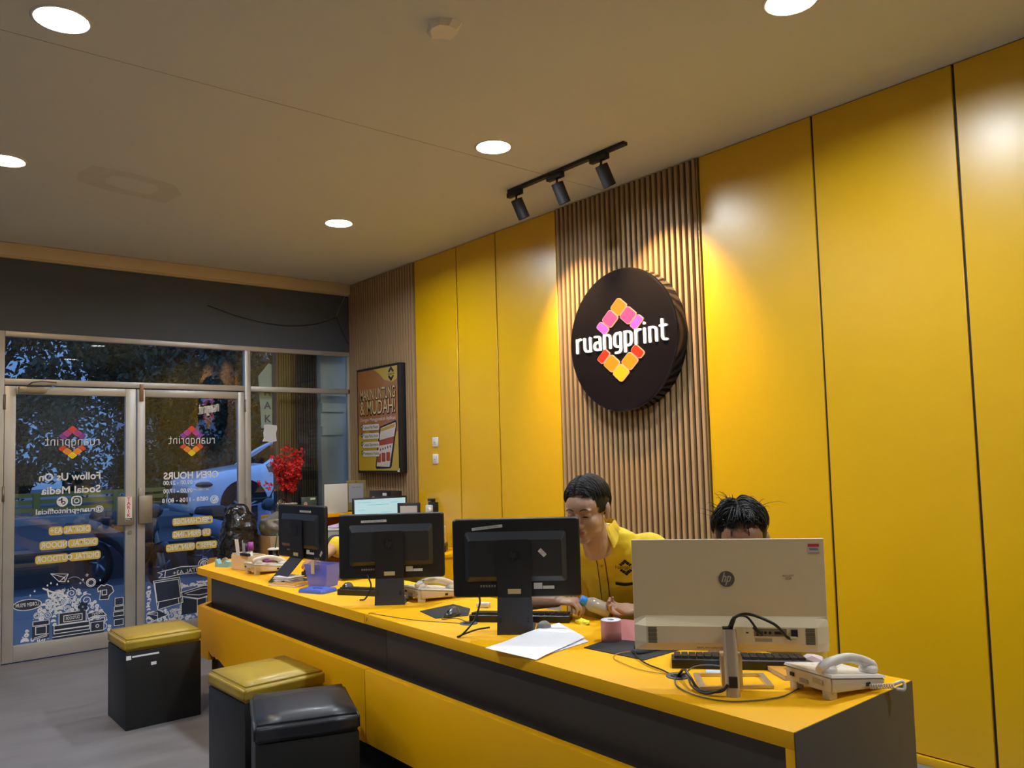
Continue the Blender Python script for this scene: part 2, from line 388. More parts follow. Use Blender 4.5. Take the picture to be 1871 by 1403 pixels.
# left part of the shop front, out of frame
ABar('frame_rail', wn, LY, .83, 2.588, 2.632); ABar('frame_rail', wn, LY, .83, 0, .10); box('pane', GLS, DX-.022, DX-.016, LY, .83, .10, 2.588, parent=wn)
FR = lambda y, z: Frame((DX-.0145, y, z), (0, -1, 0), (0, 0, 1))      # decals read from the street: local right = -y
VIN = mat('white_vinyl', (.78, .80, .84), .6)
LC = {'top': mat('vinyl_red', (.72, .08, .05), .5), 'mid': mat('vinyl_magenta', (.50, .07, .32), .5), 'low': mat('vinyl_violet', (.26, .06, .42), .5),
      'bot': mat('vinyl_yellow', (.85, .65, .01), .5), 'bmid': mat('vinyl_orange', (.85, .30, .03), .5), 'blow': mat('vinyl_scarlet', (.75, .09, .03), .5)}
def flip(fr):  # inward-facing frame keeps mirrored lettering: push decals towards the room (+x)
    class G(Frame): pass
    g_ = G(fr.o, fr.u, fr.v); g_.n = Vector((1, 0, 0)); return g_
def logo_decal(par, y, z, wid):
    fr = flip(FR(y, z)); D = wid/.86
    bm = bmesh.new(); wordmark(bm, fr, wid, 0, 0, wd=.14, d=0); finish(bm, 'wordmark_decal', VIN, par)
    for k, pts in logo_tiles(D*1.0):
        bm = bmesh.new(); poly(bm, fr, pts, 0); finish(bm, 'logo_tile', LC[k], par)
def yl_text(par, s_, y, z, wid, size=.062):
    fr = flip(FR(y, z)); text('lettering', s_, size, VIN, fr, 0, 0, par, off=.02, d=.0012, wid=wid)
    ws_ = s_.split(' '); n_ = sum(len(q) for q in ws_)+len(ws_)-1; x = -wid/2; YM = mat('vinyl_mustard', (.70, .50, .08), .6)
    for q in ws_:
        wq = wid*len(q)/n_; bm = bmesh.new(); poly(bm, fr, rr_pts(wq+.022, size*1.12, size*.34, 5, x+wq/2, .0), .0002); finish(bm, 'lettering_bar', YM, par); x += wid*(len(q)+1)/n_
def leaf(num, y0, y1):
    d = struct(thing('door_%d' % num, '', '')); del d['label']; del d['category']
    L = .078 if num == 1 else .066; R_ = .084 if num == 1 else .062
    x0, x1 = DX-.04, DX+.006
    box('door_stile', ALU, x0, x1, y0, y0+L, .008, 2.19, bev=.004, parent=d); box('door_stile', ALU, x0, x1, y1-R_, y1, .008, 2.19, bev=.004, parent=d)
    box('door_rail', ALU, x0, x1, y0+L, y1-R_, 2.125, 2.19, bev=.004, parent=d); box('door_rail', ALU, x0, x1, y0+L, y1-R_, .008, .135, bev=.004, parent=d)
    box('pane', GLS, DX-.022, DX-.016, y0+L, y1-R_, .135, 2.125, parent=d)
    return d, y0+L, y1-R_
d1, a1, b1 = leaf(1, .955, 1.934); d2, a2, b2 = leaf(2, 1.944, 2.898)
logo_decal(d1, 1.443, 1.733, .405); logo_decal(d2, 2.414, 1.733, .408)
fr = lambda y, z: flip(FR(y, z))
text('lettering', 'Follow Us On', .085, VIN, fr(1.43, 1.447), 0, 0, d1, off=.022, wid=.455)
text('lettering', 'Social Media', .085, VIN, fr(1.44, 1.337), 0, 0, d1, off=.022, wid=.44)
text('lettering', '@ruangprintofficial', .06, VIN, fr(1.432, 1.17), 0, 0, d1, off=.018, wid=.50)
# camera icon and note icon
bm = bmesh.new(); f_ = fr(1.478, 1.246)
stroke(bm, f_, rr_pts(.072, .072, .022), .010, closed=True); stroke(bm, f_, arc(0, 0, .018, 0, 360, 14), .008); stroke(bm, f_, [(.022, .022), (.023, .022)], .008)
finish(bm, 'icon_decal', VIN, d1)
bm = bmesh.new(); f_ = fr(1.372, 1.246); poly(bm, f_, arc(0, 0, .042, 0, 345, 23)); finish(bm, 'icon_disc', VIN, d1)
bm = bmesh.new(); stroke(bm, f_, [(.004, .026), (.004, -.010)], .010, .001); stroke(bm, f_, arc(-.008, -.010, .012, 0, 300, 10), .008, .001); stroke(bm, f_, [(.004, .026), (.012, .014), (.024, .012)], .009, .001)
finish(bm, 'icon_note', mat('decal_dark', (.02, .03, .06), .6), d1)
for s_, y, z, w_ in (('DIGITAL A3+', 1.432, 1.01, .29), ('DIGITAL INDOOR', 1.427, .897, .41), ('DIGITAL OUTDOOR', 1.422, .786, .46)): yl_text(d1, s_, y, z, w_)
text('lettering', 'OPEN HOURS', .085, VIN, fr(2.412, 1.420), 0, 0, d2, off=.03, wid=.485)
for s_, y, z, w_ in (('09.00 - 21.00', 2.293, 1.359, .255), ('09.00 - 17.00', 2.293, 1.285, .255), ('0858 - 1106 - 8018', 2.358, 1.202, .405)):
    text('lettering', s_, .052, VIN, fr(y, z), 0, 0, d2, off=.02, wid=w_)
text('lettering', 'MONDAY - FRIDAY', .026, VIN, fr(2.50, 1.363), 0, 0, d2, off=.01, wid=.14)
text('lettering', 'SATURDAY', .026, VIN, fr(2.50, 1.289), 0, 0, d2, off=.01, wid=.14)
bm = bmesh.new(); f_ = fr(2.617, 1.192); stroke(bm, f_, arc(0, 0, .034, 0, 360, 20), .009); stroke(bm, f_, arc(0, 0, .020, 0, 360, 16), .007); stroke(bm, f_, arc(.004, .004, .012, 170, 290, 6), .010)
finish(bm, 'icon_decal', VIN, d2)
for s_, y, z, w_ in (('MERCHANDISE', 2.423, 1.010, .335), ('UV PRINTING', 2.414, .897, .32), ('OFFSET PRINTING', 2.415, .783, .43)): yl_text(d2, s_, y, z, w_)

# ---- doodle vinyl along the bottom of both leaves
def spiral(cx, cy, r, turns=2.2, a0=0, sgn=1, n=20):
    return [(cx+r*(1-.86*i/n)*math.cos(a0+sgn*turns*2*PI*i/n), cy+r*(1-.86*i/n)*math.sin(a0+sgn*turns*2*PI*i/n)) for i in range(n+1)]
DKV = mat('decal_dark', (.02, .03, .06), .6)
def doodle(par, fr_, W_, top, seed, keep):
    random.seed(seed); bm = bmesh.new(); lw = .0056
    hgt = lambda s: top(s)
    cells = []
    tries = 0
    while len(cells) < 150 and tries < 16000:
        tries += 1
        s = random.uniform(-W_/2+.02, W_/2-.02); t = random.uniform(.015, .42); r = random.choice([.055, .042, .034, .026, .02, .016, .013])
        if t+r > hgt(s) or abs(s)+r > W_/2: continue
        if any((s-c[0])**2+(t-c[1])**2 < (r+c[2])**2*.66 for c in cells): continue
        if any(x0-r*.7 < s < x1+r*.7 and z0-r*.7 < t < z1+r*.7 for x0, x1, z0, z1 in keep): continue
        cells.append((s, t, r))
    for s, t, r in cells:
        k = random.random(); a = random.uniform(0, 2*PI)
        if k < .5: stroke(bm, fr_, spiral(s, t, r, random.uniform(1.4, 2.3), a, random.choice((-1, 1))), lw*random.uniform(.9, 1.5), caps=False)
        elif k < .8:
            for q in (1, .72, .45, .22): stroke(bm, fr_, arc(s, t-r*.3, r*q, -10, 190, 10), lw*1.2, caps=False)
        else:
            stroke(bm, fr_, arc(s, t, r*.9, 0, 360, 14), lw); stroke(bm, fr_, arc(s, t, r*.5, 0, 300, 10), lw*1.3); 
    # small filler marks
    for _ in range(420):
        s = random.uniform(-W_/2+.01, W_/2-.01); t = random.uniform(.01, .45)
        if t > hgt(s): continue
        if any(x0 < s < x1 and z0 < t < z1 for x0, x1, z0, z1 in keep): continue
        a = random.uniform(0, PI); l_ = random.uniform(.008, .022)
        if any((s-c[0])**2+(t-c[1])**2 < (c[2]*.9)**2 for c in cells): continue
        poly(bm, fr_, [(s, t), (s+l_*math.cos(a), t+l_*math.sin(a)), (s+l_*.7*math.cos(a+1), t+l_*.7*math.sin(a+1)), (s+l_*.5*math.cos(a+1.9), t+l_*.5*math.sin(a+1.9))])
    o = finish(bm, 'doodle_swirls', VIN, par); o['kind'] = 'stuff'
def outline(par, fr_, polys, name='doodle_drawing', lw=.006, fill=None):
    bm = bmesh.new()
    if fill:
        for p in fill: poly(bm, fr_, p, -.0 + .0006)
        finish(bm, 'doodle_backing', DKV, par); bm = bmesh.new()
    for p in polys: stroke(bm, fr_, p, lw, .0012)
    finish(bm, name, VIN, par)
rect = lambda x0, x1, z0, z1: [(x0, z0), (x1, z0), (x1, z1), (x0, z1), (x0, z0)]
# left leaf: s = 1.44 - y, t from the bottom rail
F1 = fr(1.44, .135)
top1 = lambda s: .40-1.35*max(0, abs(s-.02)-.08)**1.5*2.2 if True else 0
keep1 = [(.21, .41, .26, .35), (-.13, .10, .10, .20), (-.33, -.20, .26, .40), (-.40, -.30, .10, .28), (.14, .30, .04, .17), (-.18, .16, .0, .10)]
doodle(d1, F1, .81, top1, 5, keep1)
bub = arc(.31, .305, .098, 0, 360, 26, .042); outline(d1, F1, [bub, [(.24, .275), (.205, .26), (.225, .285)]], lw=.006, fill=[bub[:-1]])
text('lettering', 'LOREM IPSUM', .042, VIN, F1, .31, .305, d1, off=.01, wid=.16, d=.002)
outline(d1, F1, [rect(-.115, .085, .115, .205), rect(-.085, .050, .130, .180), rect(-.14, .12, .075, .110), rect(-.14, .12, .045, .070), [(-.14, .02), (.13, .02)], rect(-.25, -.15, .02, .095), arc(-.20, .06, .012, 0, 360, 10)], fill=[rect(-.115, .085, .115, .205)[:-1], rect(-.25, .13, .0, .11)[:-1]])
text('lettering', 'OUTDOOR', .038, VIN, F1, -.016, .155, d1, off=.012, wid=.105, d=.002)
ban = [(-.27, .14), (-.24, .175), (-.18, .185), (-.125, .17), (-.13, .13), (-.18, .148), (-.23, .14), (-.27, .14)]
outline(d1, F1, [ban], fill=[ban[:-1]]); text('lettering', 'PRINT', .032, VIN, F1, -.195, .163, d1, off=.012, wid=.085, d=.002, rot=-.05)
outline(d1, F1, [[(.155, .13), (.27, .13), (.27, .165), (.155, .165), (.155, .13)], rect(.175, .25, .06, .12), [(.17, .04), (.28, .02)], [(.16, .055), (.26, .035)]], fill=[rect(.155, .275, .02, .165)[:-1]])
ts = [(-.245, .385), (-.225, .392), (-.21, .388), (-.20, .392), (-.18, .385)]
tsh = [(-.215, .375), (-.24, .385), (-.275, .375), (-.285, .335), (-.265, .33), (-.262, .345), (-.262, .275), (-.20, .275), (-.20, .35), (-.185, .34), (-.18, .36)]
tsh = [(-.29, .30), (-.325, .33), (-.31, .375), (-.27, .395), (-.25, .385), (-.23, .395), (-.20, .37), (-.205, .34), (-.225, .35), (-.215, .275), (-.285, .27), (-.29, .30)]
outline(d1, F1, [tsh, rect(-.27, -.235, .31, .35)], fill=[tsh[:-1]])
outline(d1, F1, [arc(-.15, .425, .034, 0, 360, 20), arc(-.15, .425, .024, 0, 360, 16)], fill=[arc(-.15, .425, .034, 0, 345, 19)], lw=.006)
outline(d1, F1, [rect(-.40, -.335, .21, .27), rect(-.405, -.33, .165, .20), rect(-.405, -.325, .12, .155), rect(-.40, -.33, .04, .09)], fill=[rect(-.405, -.325, .03, .275)[:-1]], lw=.005)
# paper plane, its dashed trail, stars and drops
outline(d1, F1, [[(.148, .532), (.020, .515), (.045, .455), (.088, .462), (.148, .532)], [(.148, .532), (.045, .490), (.045, .455)], [(.020, .515), (.066, .480)], [(.045, .490), (.088, .462)]], lw=.0045)
bm = bmesh.new()
for i in range(14):
    a = i/13; s = .02-.12*a; t = .475+.02*math.sin(a*PI)-.05*a*a
    stroke(bm, F1, [(s, t), (s-.004, t)], .0035)
for cx, cy, r in ((-.12, .49, .012), (-.07, .43, .008)):
    stroke(bm, F1, [(cx+r*(1 if i % 2 == 0 else .45)*math.sin(i*PI/5), cy+r*(1 if i % 2 == 0 else .45)*math.cos(i*PI/5)) for i in range(11)], .003)
for cx, cy in ((.26, .405), (.17, .44), (.10, .44), (.145, .455), (.02, .455), (-.09, .455), (-.22, .435), (.29, .375)):
    poly(bm, F1, [(cx-.007, cy), (cx, cy-.010), (cx+.007, cy), (cx, cy+.012)])
finish(bm, 'doodle_marks', VIN, d1)
# big flower in place of the cartoon shape, ribbon tail
bm = bmesh.new()
for i in range(5): poly(bm, F1, [(-.09+.024*math.cos(2*PI*i/5)+.017*math.cos(a*PI/5), .235+.024*math.sin(2*PI*i/5)+.017*math.sin(a*PI/5)) for a in range(10)], .0018)
finish(bm, 'doodle_backing', DKV, d1)
outline(d1, F1, [[(.20, .42), (.14, .385), (.06, .36), (.02, .31), (.04, .27), (.09, .25)], [(.17, .41), (.16, .35), (.12, .33), (.09, .29), (.12, .27)]], lw=.012)
# right leaf
F2 = fr(2.42, .135)
top2 = lambda s: .34 if s > -.2 else .40
keep2 = [(.12, .36, .12, .38), (-.40, .10, .05, .27), (-.30, .30, .33, .42)]
doodle(d2, F2, .80, top2, 9, keep2)
lap = [(.335, .375), (.115, .385), (.085, .16), (.30, .125), (.335, .375)]
outline(d2, F2, [lap, [(.325, .36), (.125, .368), (.105, .205), (.305, .19), (.325, .36)], [(.30, .125), (.29, .19)], [(.12, .15), (.125, .205)]], fill=[lap[:-1]], lw=.006)
tab = [(.11, .245), (-.10, .285), (-.38, .26), (-.38, .215), (-.05, .175), (.10, .215)]
outline(d2, F2, [tab, [(.10, .215), (-.04, .17), (-.38, .205)], [(-.04, .17), (-.04, .05)], [(.10, .19), (.10, .06)], [(-.12, .19), (-.12, .06)], [(.07, .235), (-.08, .262), (-.30, .245)], [(.05, .222), (-.06, .205), (-.2, .22)]], fill=[tab, [(.10, .20), (-.04, .165), (-.38, .20), (-.38, .05), (.10, .05)]], lw=.006)
bnr = [(.24, .395), (.235, .455), (.10, .475), (-.06, .465), (-.22, .425), (-.21, .37), (-.05, .405), (.10, .41)]
outline(d2, F2, [bnr+[bnr[0]], [(.24, .395), (.29, .40), (.26, .425), (.30, .445), (.235, .455)]], fill=[bnr], lw=.006)
text('lettering', 'DIGITAL A3+', .05, VIN, F2, .02, .432, d2, off=.008, wid=.30, d=.002, rot=-.06)
outline(d2, F2, [arc(-.10, .475, .05, 0, 200, 12), arc(-.10, .475, .033, 0, 200, 10), spiral(-.10, .48, .022, 1.5)], lw=.006)
outline(d2, F2, [rect(.30, .39, .03, .10), [(.39, .10), (.30, .075)]], fill=[[(.39, .10), (.29, .115), (.22, .07), (.33, .04)]], lw=.004)
# hardware
LM = mat('lock_box_metal', (.36, .32, .25), .38, metal=.6, var=.15)
lb = box('lock_box', LM, DX+.006, DX+.05, 1.778, 1.912, 1.02, 1.262, bev=.004, parent=d1)
fl_ = Frame((DX+.0505, 1.864, 1.156), (0, 1, 0), (0, 0, 1))
box('pull_sticker', mat('sticker_white', (.8, .78, .74), .5), DX+.05, DX+.0512, 1.838, 1.892, 1.052, 1.258, parent=lb)
for i, c in enumerate('TARIK'): text('letter', c, .040, REDM, fl_, 0, .080-.034*i, lb, off=.03, d=.0012)
box('pull_strip', BLKM, DX+.0512, DX+.0516, 1.840, 1.890, 1.054, 1.078, parent=lb)
text('letter', 'PULL', .018, VIN, fl_, 0, -.090, lb, off=.02, d=.0018)
lb2 = box('lock_box', LM, DX+.006, DX+.046, 1.950, 2.060, 1.022, 1.262, bev=.004, parent=d2)
box('latch_bolt', ALU, DX+.006, DX+.024, 1.955, 1.982, 1.262, 1.33, bev=.003, parent=d2)
for y in (1.885,): 
    bm = bmesh.new(); cyl(bm, (DX+.006, y, .955), (DX+.018, y, .955), .016); finish(bm, 'key_cylinder', ALD, d1)
cb_ = box('door_closer', mat('closer_metal', (.34, .29, .20), .4, metal=.5), DX+.006, DX+.055, 1.045, 1.235, 2.135, 2.185, bev=.005, parent=d1)
wire('closer_arm', ALD, [(DX+.05, 1.10, 2.185), (DX+.10, 1.13, 2.215), (DX+.14, 1.19, 2.222), (DX+.07, 1.27, 2.225), (DX+.03, 1.31, 2.225)], .006, cb_, k=1)
for (y, z) in ((1.955, 2.17),): box('top_bolt', mat('brass_worn', (.28, .15, .07), .45, metal=.5), DX+.006, DX+.022, 1.962, 1.992, 2.085, 2.235, bev=.003, parent=d2)
for y, z, dd in ((.953, 2.06, d1), (.953, 1.33, d1), (2.9, 2.06, d2), (2.9, 1.13, d2)):
    bm = bmesh.new(); cyl(bm, (DX+.014, y, z-.06), (DX+.014, y, z+.06), .009, n=10); finish(bm, 'hinge', ALD, dd)

# downlights
def downlight(x, y, warm=False, lab='', dim=False):
    t = thing('ceiling_downlight', lab, 'ceiling light', (x, y, CZ), group='round recessed ceiling downlights')
    bm = bmesh.new(); lathe(bm, [(.112, 0), (.112, -.003), (.104, -.006), (.098, -.004), (.0955, .0), (.0955, .030)], 40); finish(bm, 'trim_ring', WHT, t)
    m = mat('lamp_warm', (1, .78, .45), .5, emit=LIGHT*.7, ecol=(1, .72, .40)) if warm else mat('lamp_cool', (.9, .95, 1), .5, emit=LIGHT, ecol=(.86, .93, 1))
    if dim: m = mat('lamp_dim', (.9, .95, 1), .5, emit=LIGHT*.5, ecol=(.86, .93, 1))
    bm = bmesh.new(); lathe(bm, [(0, .022), (.095, .022), (.095, .026), (0, .026)], 40); finish(bm, 'diffuser', m, t)
downlight(-3.54, .63, lab='cool white round downlight at the top left, largest on the left half of the ceiling')
downlight(-5.42, .68, True, 'warm yellowish round downlight cut by the left edge of the picture')
downlight(-3.59, 2.885, lab='cool white round downlight just left of the black track light')
downlight(-5.49, 2.87, lab='cool white round downlight furthest away, above the far end of the counter')
downlight(-1.67, 2.905, lab='cool white round downlight cut by the top edge, right of the centre')
downlight(.25, 2.9, lab='cool white downlight out of view, near end of the row by the yellow wall')
downlight(-1.67, -1.62, lab='cool white downlight out of view, third row, level with the cream computer', dim=True)
downlight(-3.55, -1.62, lab='cool white downlight out of view, third row, level with the round sign', dim=True)
# smoke detector remains: crumpled white patch on ceiling
bm = bmesh.new(); random.seed(4)
pp = [(math.cos(a)*r*1.0, math.sin(a)*r) for a, r in ((0, .075), (.6, .09), (1.3, .06), (2.0, .085), (2.7, .07), (3.4, .09), (4.1, .06), (4.8, .08), (5.5, .065))]
v0 = [bm.verts.new((x, y, 0)) for x, y in pp]; v1 = [bm.verts.new((x*.82+random.uniform(-.01, .01), y*.82+random.uniform(-.01, .01), -.022-random.uniform(0, .014))) for x, y in pp]; c_ = bm.verts.new((.01, 0, -.034))
for i in range(9):
    j = (i+1) % 9; bm.faces.new((v0[i], v0[j], v1[j], v1[i])); bm.faces.new((v1[i], v1[j], c_))
o = finish(bm, 'ceiling_patch', mat('plaster_patch', (.78, .72, .60), .7), None, (-2.665, 1.885, CZ))
tag(o, 'crumpled pale paper patch stuck on the ceiling at the top centre', 'patch')

# track light
tr = thing('track_light', 'black ceiling track with three black cylinder spotlights above the slatted panel', 'track light', (-3.61, 3.458, CZ))
box('rail', BLKM, -.535, .535, -.018, .018, -.022, 0, bev=.003, parent=tr)
for x, tgt, on in ((-4.07, (-4.00, 3.98, 2.35), 1), (-3.665, (-3.63, 3.98, 2.3), 0), (-3.275, (-3.22, 3.98, 2.45), 1)):
    lx = x+3.61
    h_ = box('spot_adapter', BLKM, lx-.085, lx+.055, -.017, .017, -.055, -.022, bev=.003, parent=tr)
    bm = bmesh.new(); cyl(bm, (lx, 0, -.055), (lx, 0, -.085), .007, n=12); cyl(bm, (lx, -.006, -.088), (lx, .006, -.088), .012, n=12); finish(bm, 'swivel', BLKM, h_)
    p0 = Vector((lx, 0, -.083)); d = (Vector(tgt)-(Vector((x, 3.458, CZ-.083)))).normalized()
    d = (d+Vector((.10, .22, -.75))).normalized()
    bm = bmesh.new(); q = p0+d*.135; cyl(bm, p0, q, .040, n=24, cap=False); 
    a = d.orthogonal().normalized(); b = d.cross(a)
    for pc, r in ((p0, .040),):
        bm.faces.new([bm.verts.new(pc+(a*math.cos(2*PI*i/24)+b*math.sin(2*PI*i/24))*r) for i in range(24)])
    cyl(bm, q, q-d*.02, .035, .028, n=24, cap=False); cyl(bm, q, q-d*.0005, .040, .035, n=24, cap=False)
    bm.faces.new([bm.verts.new(q-d*.02+(a*math.cos(2*PI*i/24)+b*math.sin(2*PI*i/24))*.028) for i in range(24)])
    finish(bm, 'spot_head', BLKM, h_)
    if on:
        L = bpy.data.lights.new('spot', 'SPOT'); L.energy = 150; L.color = (1, .66, .30); L.spot_size = math.radians(75); L.spot_blend = .9; L.shadow_soft_size = .02
        lo = bpy.data.objects.new('lamp', L); COL.objects.link(lo); lo.parent = tr; lo.location = q+d*.004
        lo.rotation_euler = (Vector(tgt)-(q+Vector((-3.61, 3.458, CZ)))).to_track_quat('-Z', 'Y').to_euler()

# ---- round sign
SY = WY-.120
sg = thing('round_sign', 'big round glossy black sign with lit lozenge emblem and wordmark on the slats', 'sign', (-3.585, WY-.014, 2.27))
bm = bmesh.new()
Mx = Matrix.Rotation(PI/2, 4, 'X')
lathe(bm, [(0, 0), (.475, 0), (.475, .085), (.470, .094), (.462, .096), (0, .096)], 72, M=Mx)
finish(bm, 'disc', mat('gloss_black_acrylic', (.010, .008, .009), .10, spec=.6), sg, smooth=False)
for p in sg.children[0].data.polygons: p.use_smooth = len(p.vertices) == 4 and False
SF = Frame((0, -.096, 0), (1, 0, 0), (0, 0, 1))
em = {'top': (1, .30, .01), 'mid': (.85, .10, .28), 'low': (.62, .16, .75), 'bot': (1, .58, .01), 'bmid': (1, .33, .01), 'blow': (1, .045, .01)}
HAL = mat('tile_rim', (.3, .12, .06), .4, emit=1.1, ecol=(1, .40, .22))
for k, pts in logo_tiles(.955):
    m = mat('lit_tile_'+k, tuple(c*.22 for c in em[k]), .35, emit=.80, ecol=em[k])
    cx = sum(p[0] for p in pts)/len(pts); cy = sum(p[1] for p in pts)/len(pts)
    bm = bmesh.new(); poly(bm, SF, pts, 0, .008, 1); poly(bm, SF, [(cx+(a-cx)*.93, cy+(b-cy)*.93) for a, b in pts], .0082, .0015, 0)
    finish(bm, 'lit_tile', [m, HAL], sg)
bm = bmesh.new(); wordmark(bm, SF, .80, 0.0, 0.0, wd=.15, d=0, th=.012); finish(bm, 'lit_wordmark', mat('lit_white', (1, .95, .85), .4, emit=1.9, ecol=(1, .93, .80)), sg)

# ---- poster
po = thing('poster', 'black framed orange promotional poster with a phone picture on the far slatted wall', 'poster', (-6.785, WY-.014, 1.90))
PW, PH = .80, 1.03
box('frame', BLKM, -PW/2, PW/2, -.075, 0, -PH/2, PH/2, bev=.004, parent=po)
PFr = Frame((0, -.0755, 0), (1, 0, 0), (0, 0, 1))
def pposter(nm, m, pts, d, par): bm = bmesh.new(); poly(bm, PFr, pts, d); return finish(bm, nm, m, par)
PO = mat('poster_orange', (.36, .15, .035), .3, var=.1, scale=3, coat=.5); PYl = mat('poster_yellow', (.50, .34, .02), .3, coat=.5)
pr_ = pposter('print', PO, rr_pts(PW-.05, PH-.05, .002, 1), .0005, po)
pposter('print_patch', PYl, [(-.375, -.49), (-.375, -.15), (-.20, -.10), (.10, -.20), (.375, -.12), (.375, -.49)], .001, pr_)
pposter('print_patch', PYl, [(-.07, .49), (.375, .49), (.375, .37), (.28, .34), (.14, .37), (.04, .44)], .001, pr_)
bt = mat('poster_cream', (.62, .47, .20), .35, coat=.4); wt = mat('poster_white', (.62, .60, .58), .35, coat=.4); dt = mat('poster_dark', (.02, .018, .022), .4)
for s_, z, w_, sz in (('MAKIN UNTUNG', .245, .66, .155), ('& MUDAH!', .115, .66, .19)):
    text('lettering', s_, sz, dt, PFr, 0, z-.006, pr_, off=.05, d=.0015, wid=w_*1.04); text('lettering', s_, sz, bt, PFr, 0, z, pr_, off=.006, d=.0022, wid=w_)
text('lettering', 'Dengan Menggunakan Aplikasi', .05, wt, PFr, 0, .005, pr_, off=.0, d=.002, wid=.66)
ph = pposter('print_phone', dt, [(.345-.0, -.02), (.05, -.07), (.03, -.10), (-.05, -.455), (-.03, -.475), (.22, -.47), (.25, -.45), (.355, -.06)], .0015, pr_)
pposter('print_screen', mat('poster_screen', (.62, .55, .50), .3, coat=.4), [(.33, -.04), (.06, -.085), (-.03, -.45), (.21, -.455), (.335, -.07)], .002, pr_)
pposter('print_patch', mat('poster_rust', (.33, .07, .03), .35), [(.305, -.17), (.03, -.20), (.01, -.255), (.28, -.235)], .0025, pr_)
pposter('print_patch', PYl, [(.325, -.05), (.065, -.09), (.055, -.12), (.315, -.085)], .0025, pr_)
for i in range(3): pposter('print_patch', mat('poster_rust', (.33, .07, .03), .35), rr_pts(.07, .085, .008, 2, .02+.085*i, -.37+.006*i), .0025, pr_)
for i in range(5): pposter('print_patch', dt, rr_pts(.016, .022, .004, 2, .05+.045*i, -.292+.007*i), .0025, pr_)
for i, s_ in enumerate(('Upload File Mudah', 'Tanpa Perlu Antre', 'Cetakan Diprioritaskan', 'Pembayaran Praktis')):
    z = -.07-.085*i; pposter('print_pill', wt, rr_pts(.32, .058, .018, 4, -.13, z), .003, pr_)
    text('lettering', s_, .040, dt, PFr, -.125, z, pr_, off=.0, d=.0035, wid=.28)
    pposter('print_tick', mat('tick_green', (.02, .12, .05), .4), arc(-.30, z+.012, .022, 0, 340, 14), .0035, pr_)
    bm = bmesh.new(); stroke(bm, PFr, [(-.308, z+.014), (-.301, z+.005), (-.289, z+.024)], .006, .004); finish(bm, 'print_mark', wt, pr_)
bm = bmesh.new()
for k, pts in logo_tiles(.24, .265, .42): poly(bm, PFr, pts, .002)
finish(bm, 'print_logo', dt, pr_)['kind'] = 'stuff'
text('lettering', 'ruangprint', .024, dt, PFr, .265, .42, pr_, off=.01, d=.002, wid=.13)
box('sticker', PAP, PW/2-.05, PW/2-.015, -.0762, -.075, -PH/2+.012, -PH/2+.045, parent=po)
# light switches
for z, lb_ in ((1.66, 'upper white light switch plate on the yellow wall'), (1.51, 'lower white light switch plate on the yellow wall')):
    t = thing('light_switch', lb_, 'switch', (-5.93, WY, z)); box('plate', WHT, -.043, .043, -.010, 0, -.043, .043, bev=.004, parent=t); box('rocker', mat('rocker_white', (.66, .64, .60), .4), -.022, .022, -.014, -.009, -.022, .022, bev=.002, parent=t)
    box('print', PAPB, -.014, .014, -.0145, -.0138, -.006, -.002, parent=t)

# ================================================================== OUTSIDE
ASP = mat('asphalt', (.05, .055, .065), .7, var=.2, scale=6, bump=.2, bscale=80)
struct(box('street', ASP, -60, DX-.14, -25, 40, -.1, -.02))
struct(box('pavement', mat('paving', (.16, .16, .16), .8, var=.15, scale=2), -11.2, DX-.14, -25, 40, -.02, .0))
ro = struct(box('road', ASP, -17.6, -12.0, -25, 40, -.02, .42))
struct(box('kerb', mat('kerb_stone', (.32, .32, .30), .8, var=.1), -17.9, -17.6, -25, 40, -.02, .55))
struct(box('far_pavement', mat('far_pave', (.20, .20, .19), .8, var=.1), -34, -17.9, -25, 40, -.02, .52))
fn = thing('roadside_barrier', 'low yellow barrier with rails along the far side of the street', 'barrier', (-19, 1.5, .52))
FY = mat('barrier_yellow', (.34, .27, .05), .7)
for i in range(9): box('post', FY, -.06, .06, -6+1.5*i-.06, -6+1.5*i+.06, 0, .45, parent=fn)
for z in (.12, .28, .42): box('rail', FY, -.04, .04, -6.1, 6.1, z-.045, z+.04, parent=fn)
bd = thing('far_building', 'pale building with barred windows half hidden behind the street trees', 'building', (-31, 14, .52))
BW = mat('pale_render', (.42, .45, .50), .8)
box('wall', BW, -3, 0, -6, 6, 0, 9, parent=bd)
for r in range(3):
    for c in range(5):
        box('window', mat('far_glass', (.03, .04, .06), .2), 0, .05, -5.2+2.3*c, -3.9+2.3*c, 1.2+2.8*r, 2.7+2.8*r, parent=bd)
    box('ledge', BW, 0, .5, -6, 6, 3.2+2.8*r, 3.4+2.8*r, parent=bd)
LFM = mat('dusk_leaves', (.055, .11, .07), .6, var=.5, scale=2); BRK = mat('bark', (.06, .045, .03), .9, bump=.3, bscale=20)
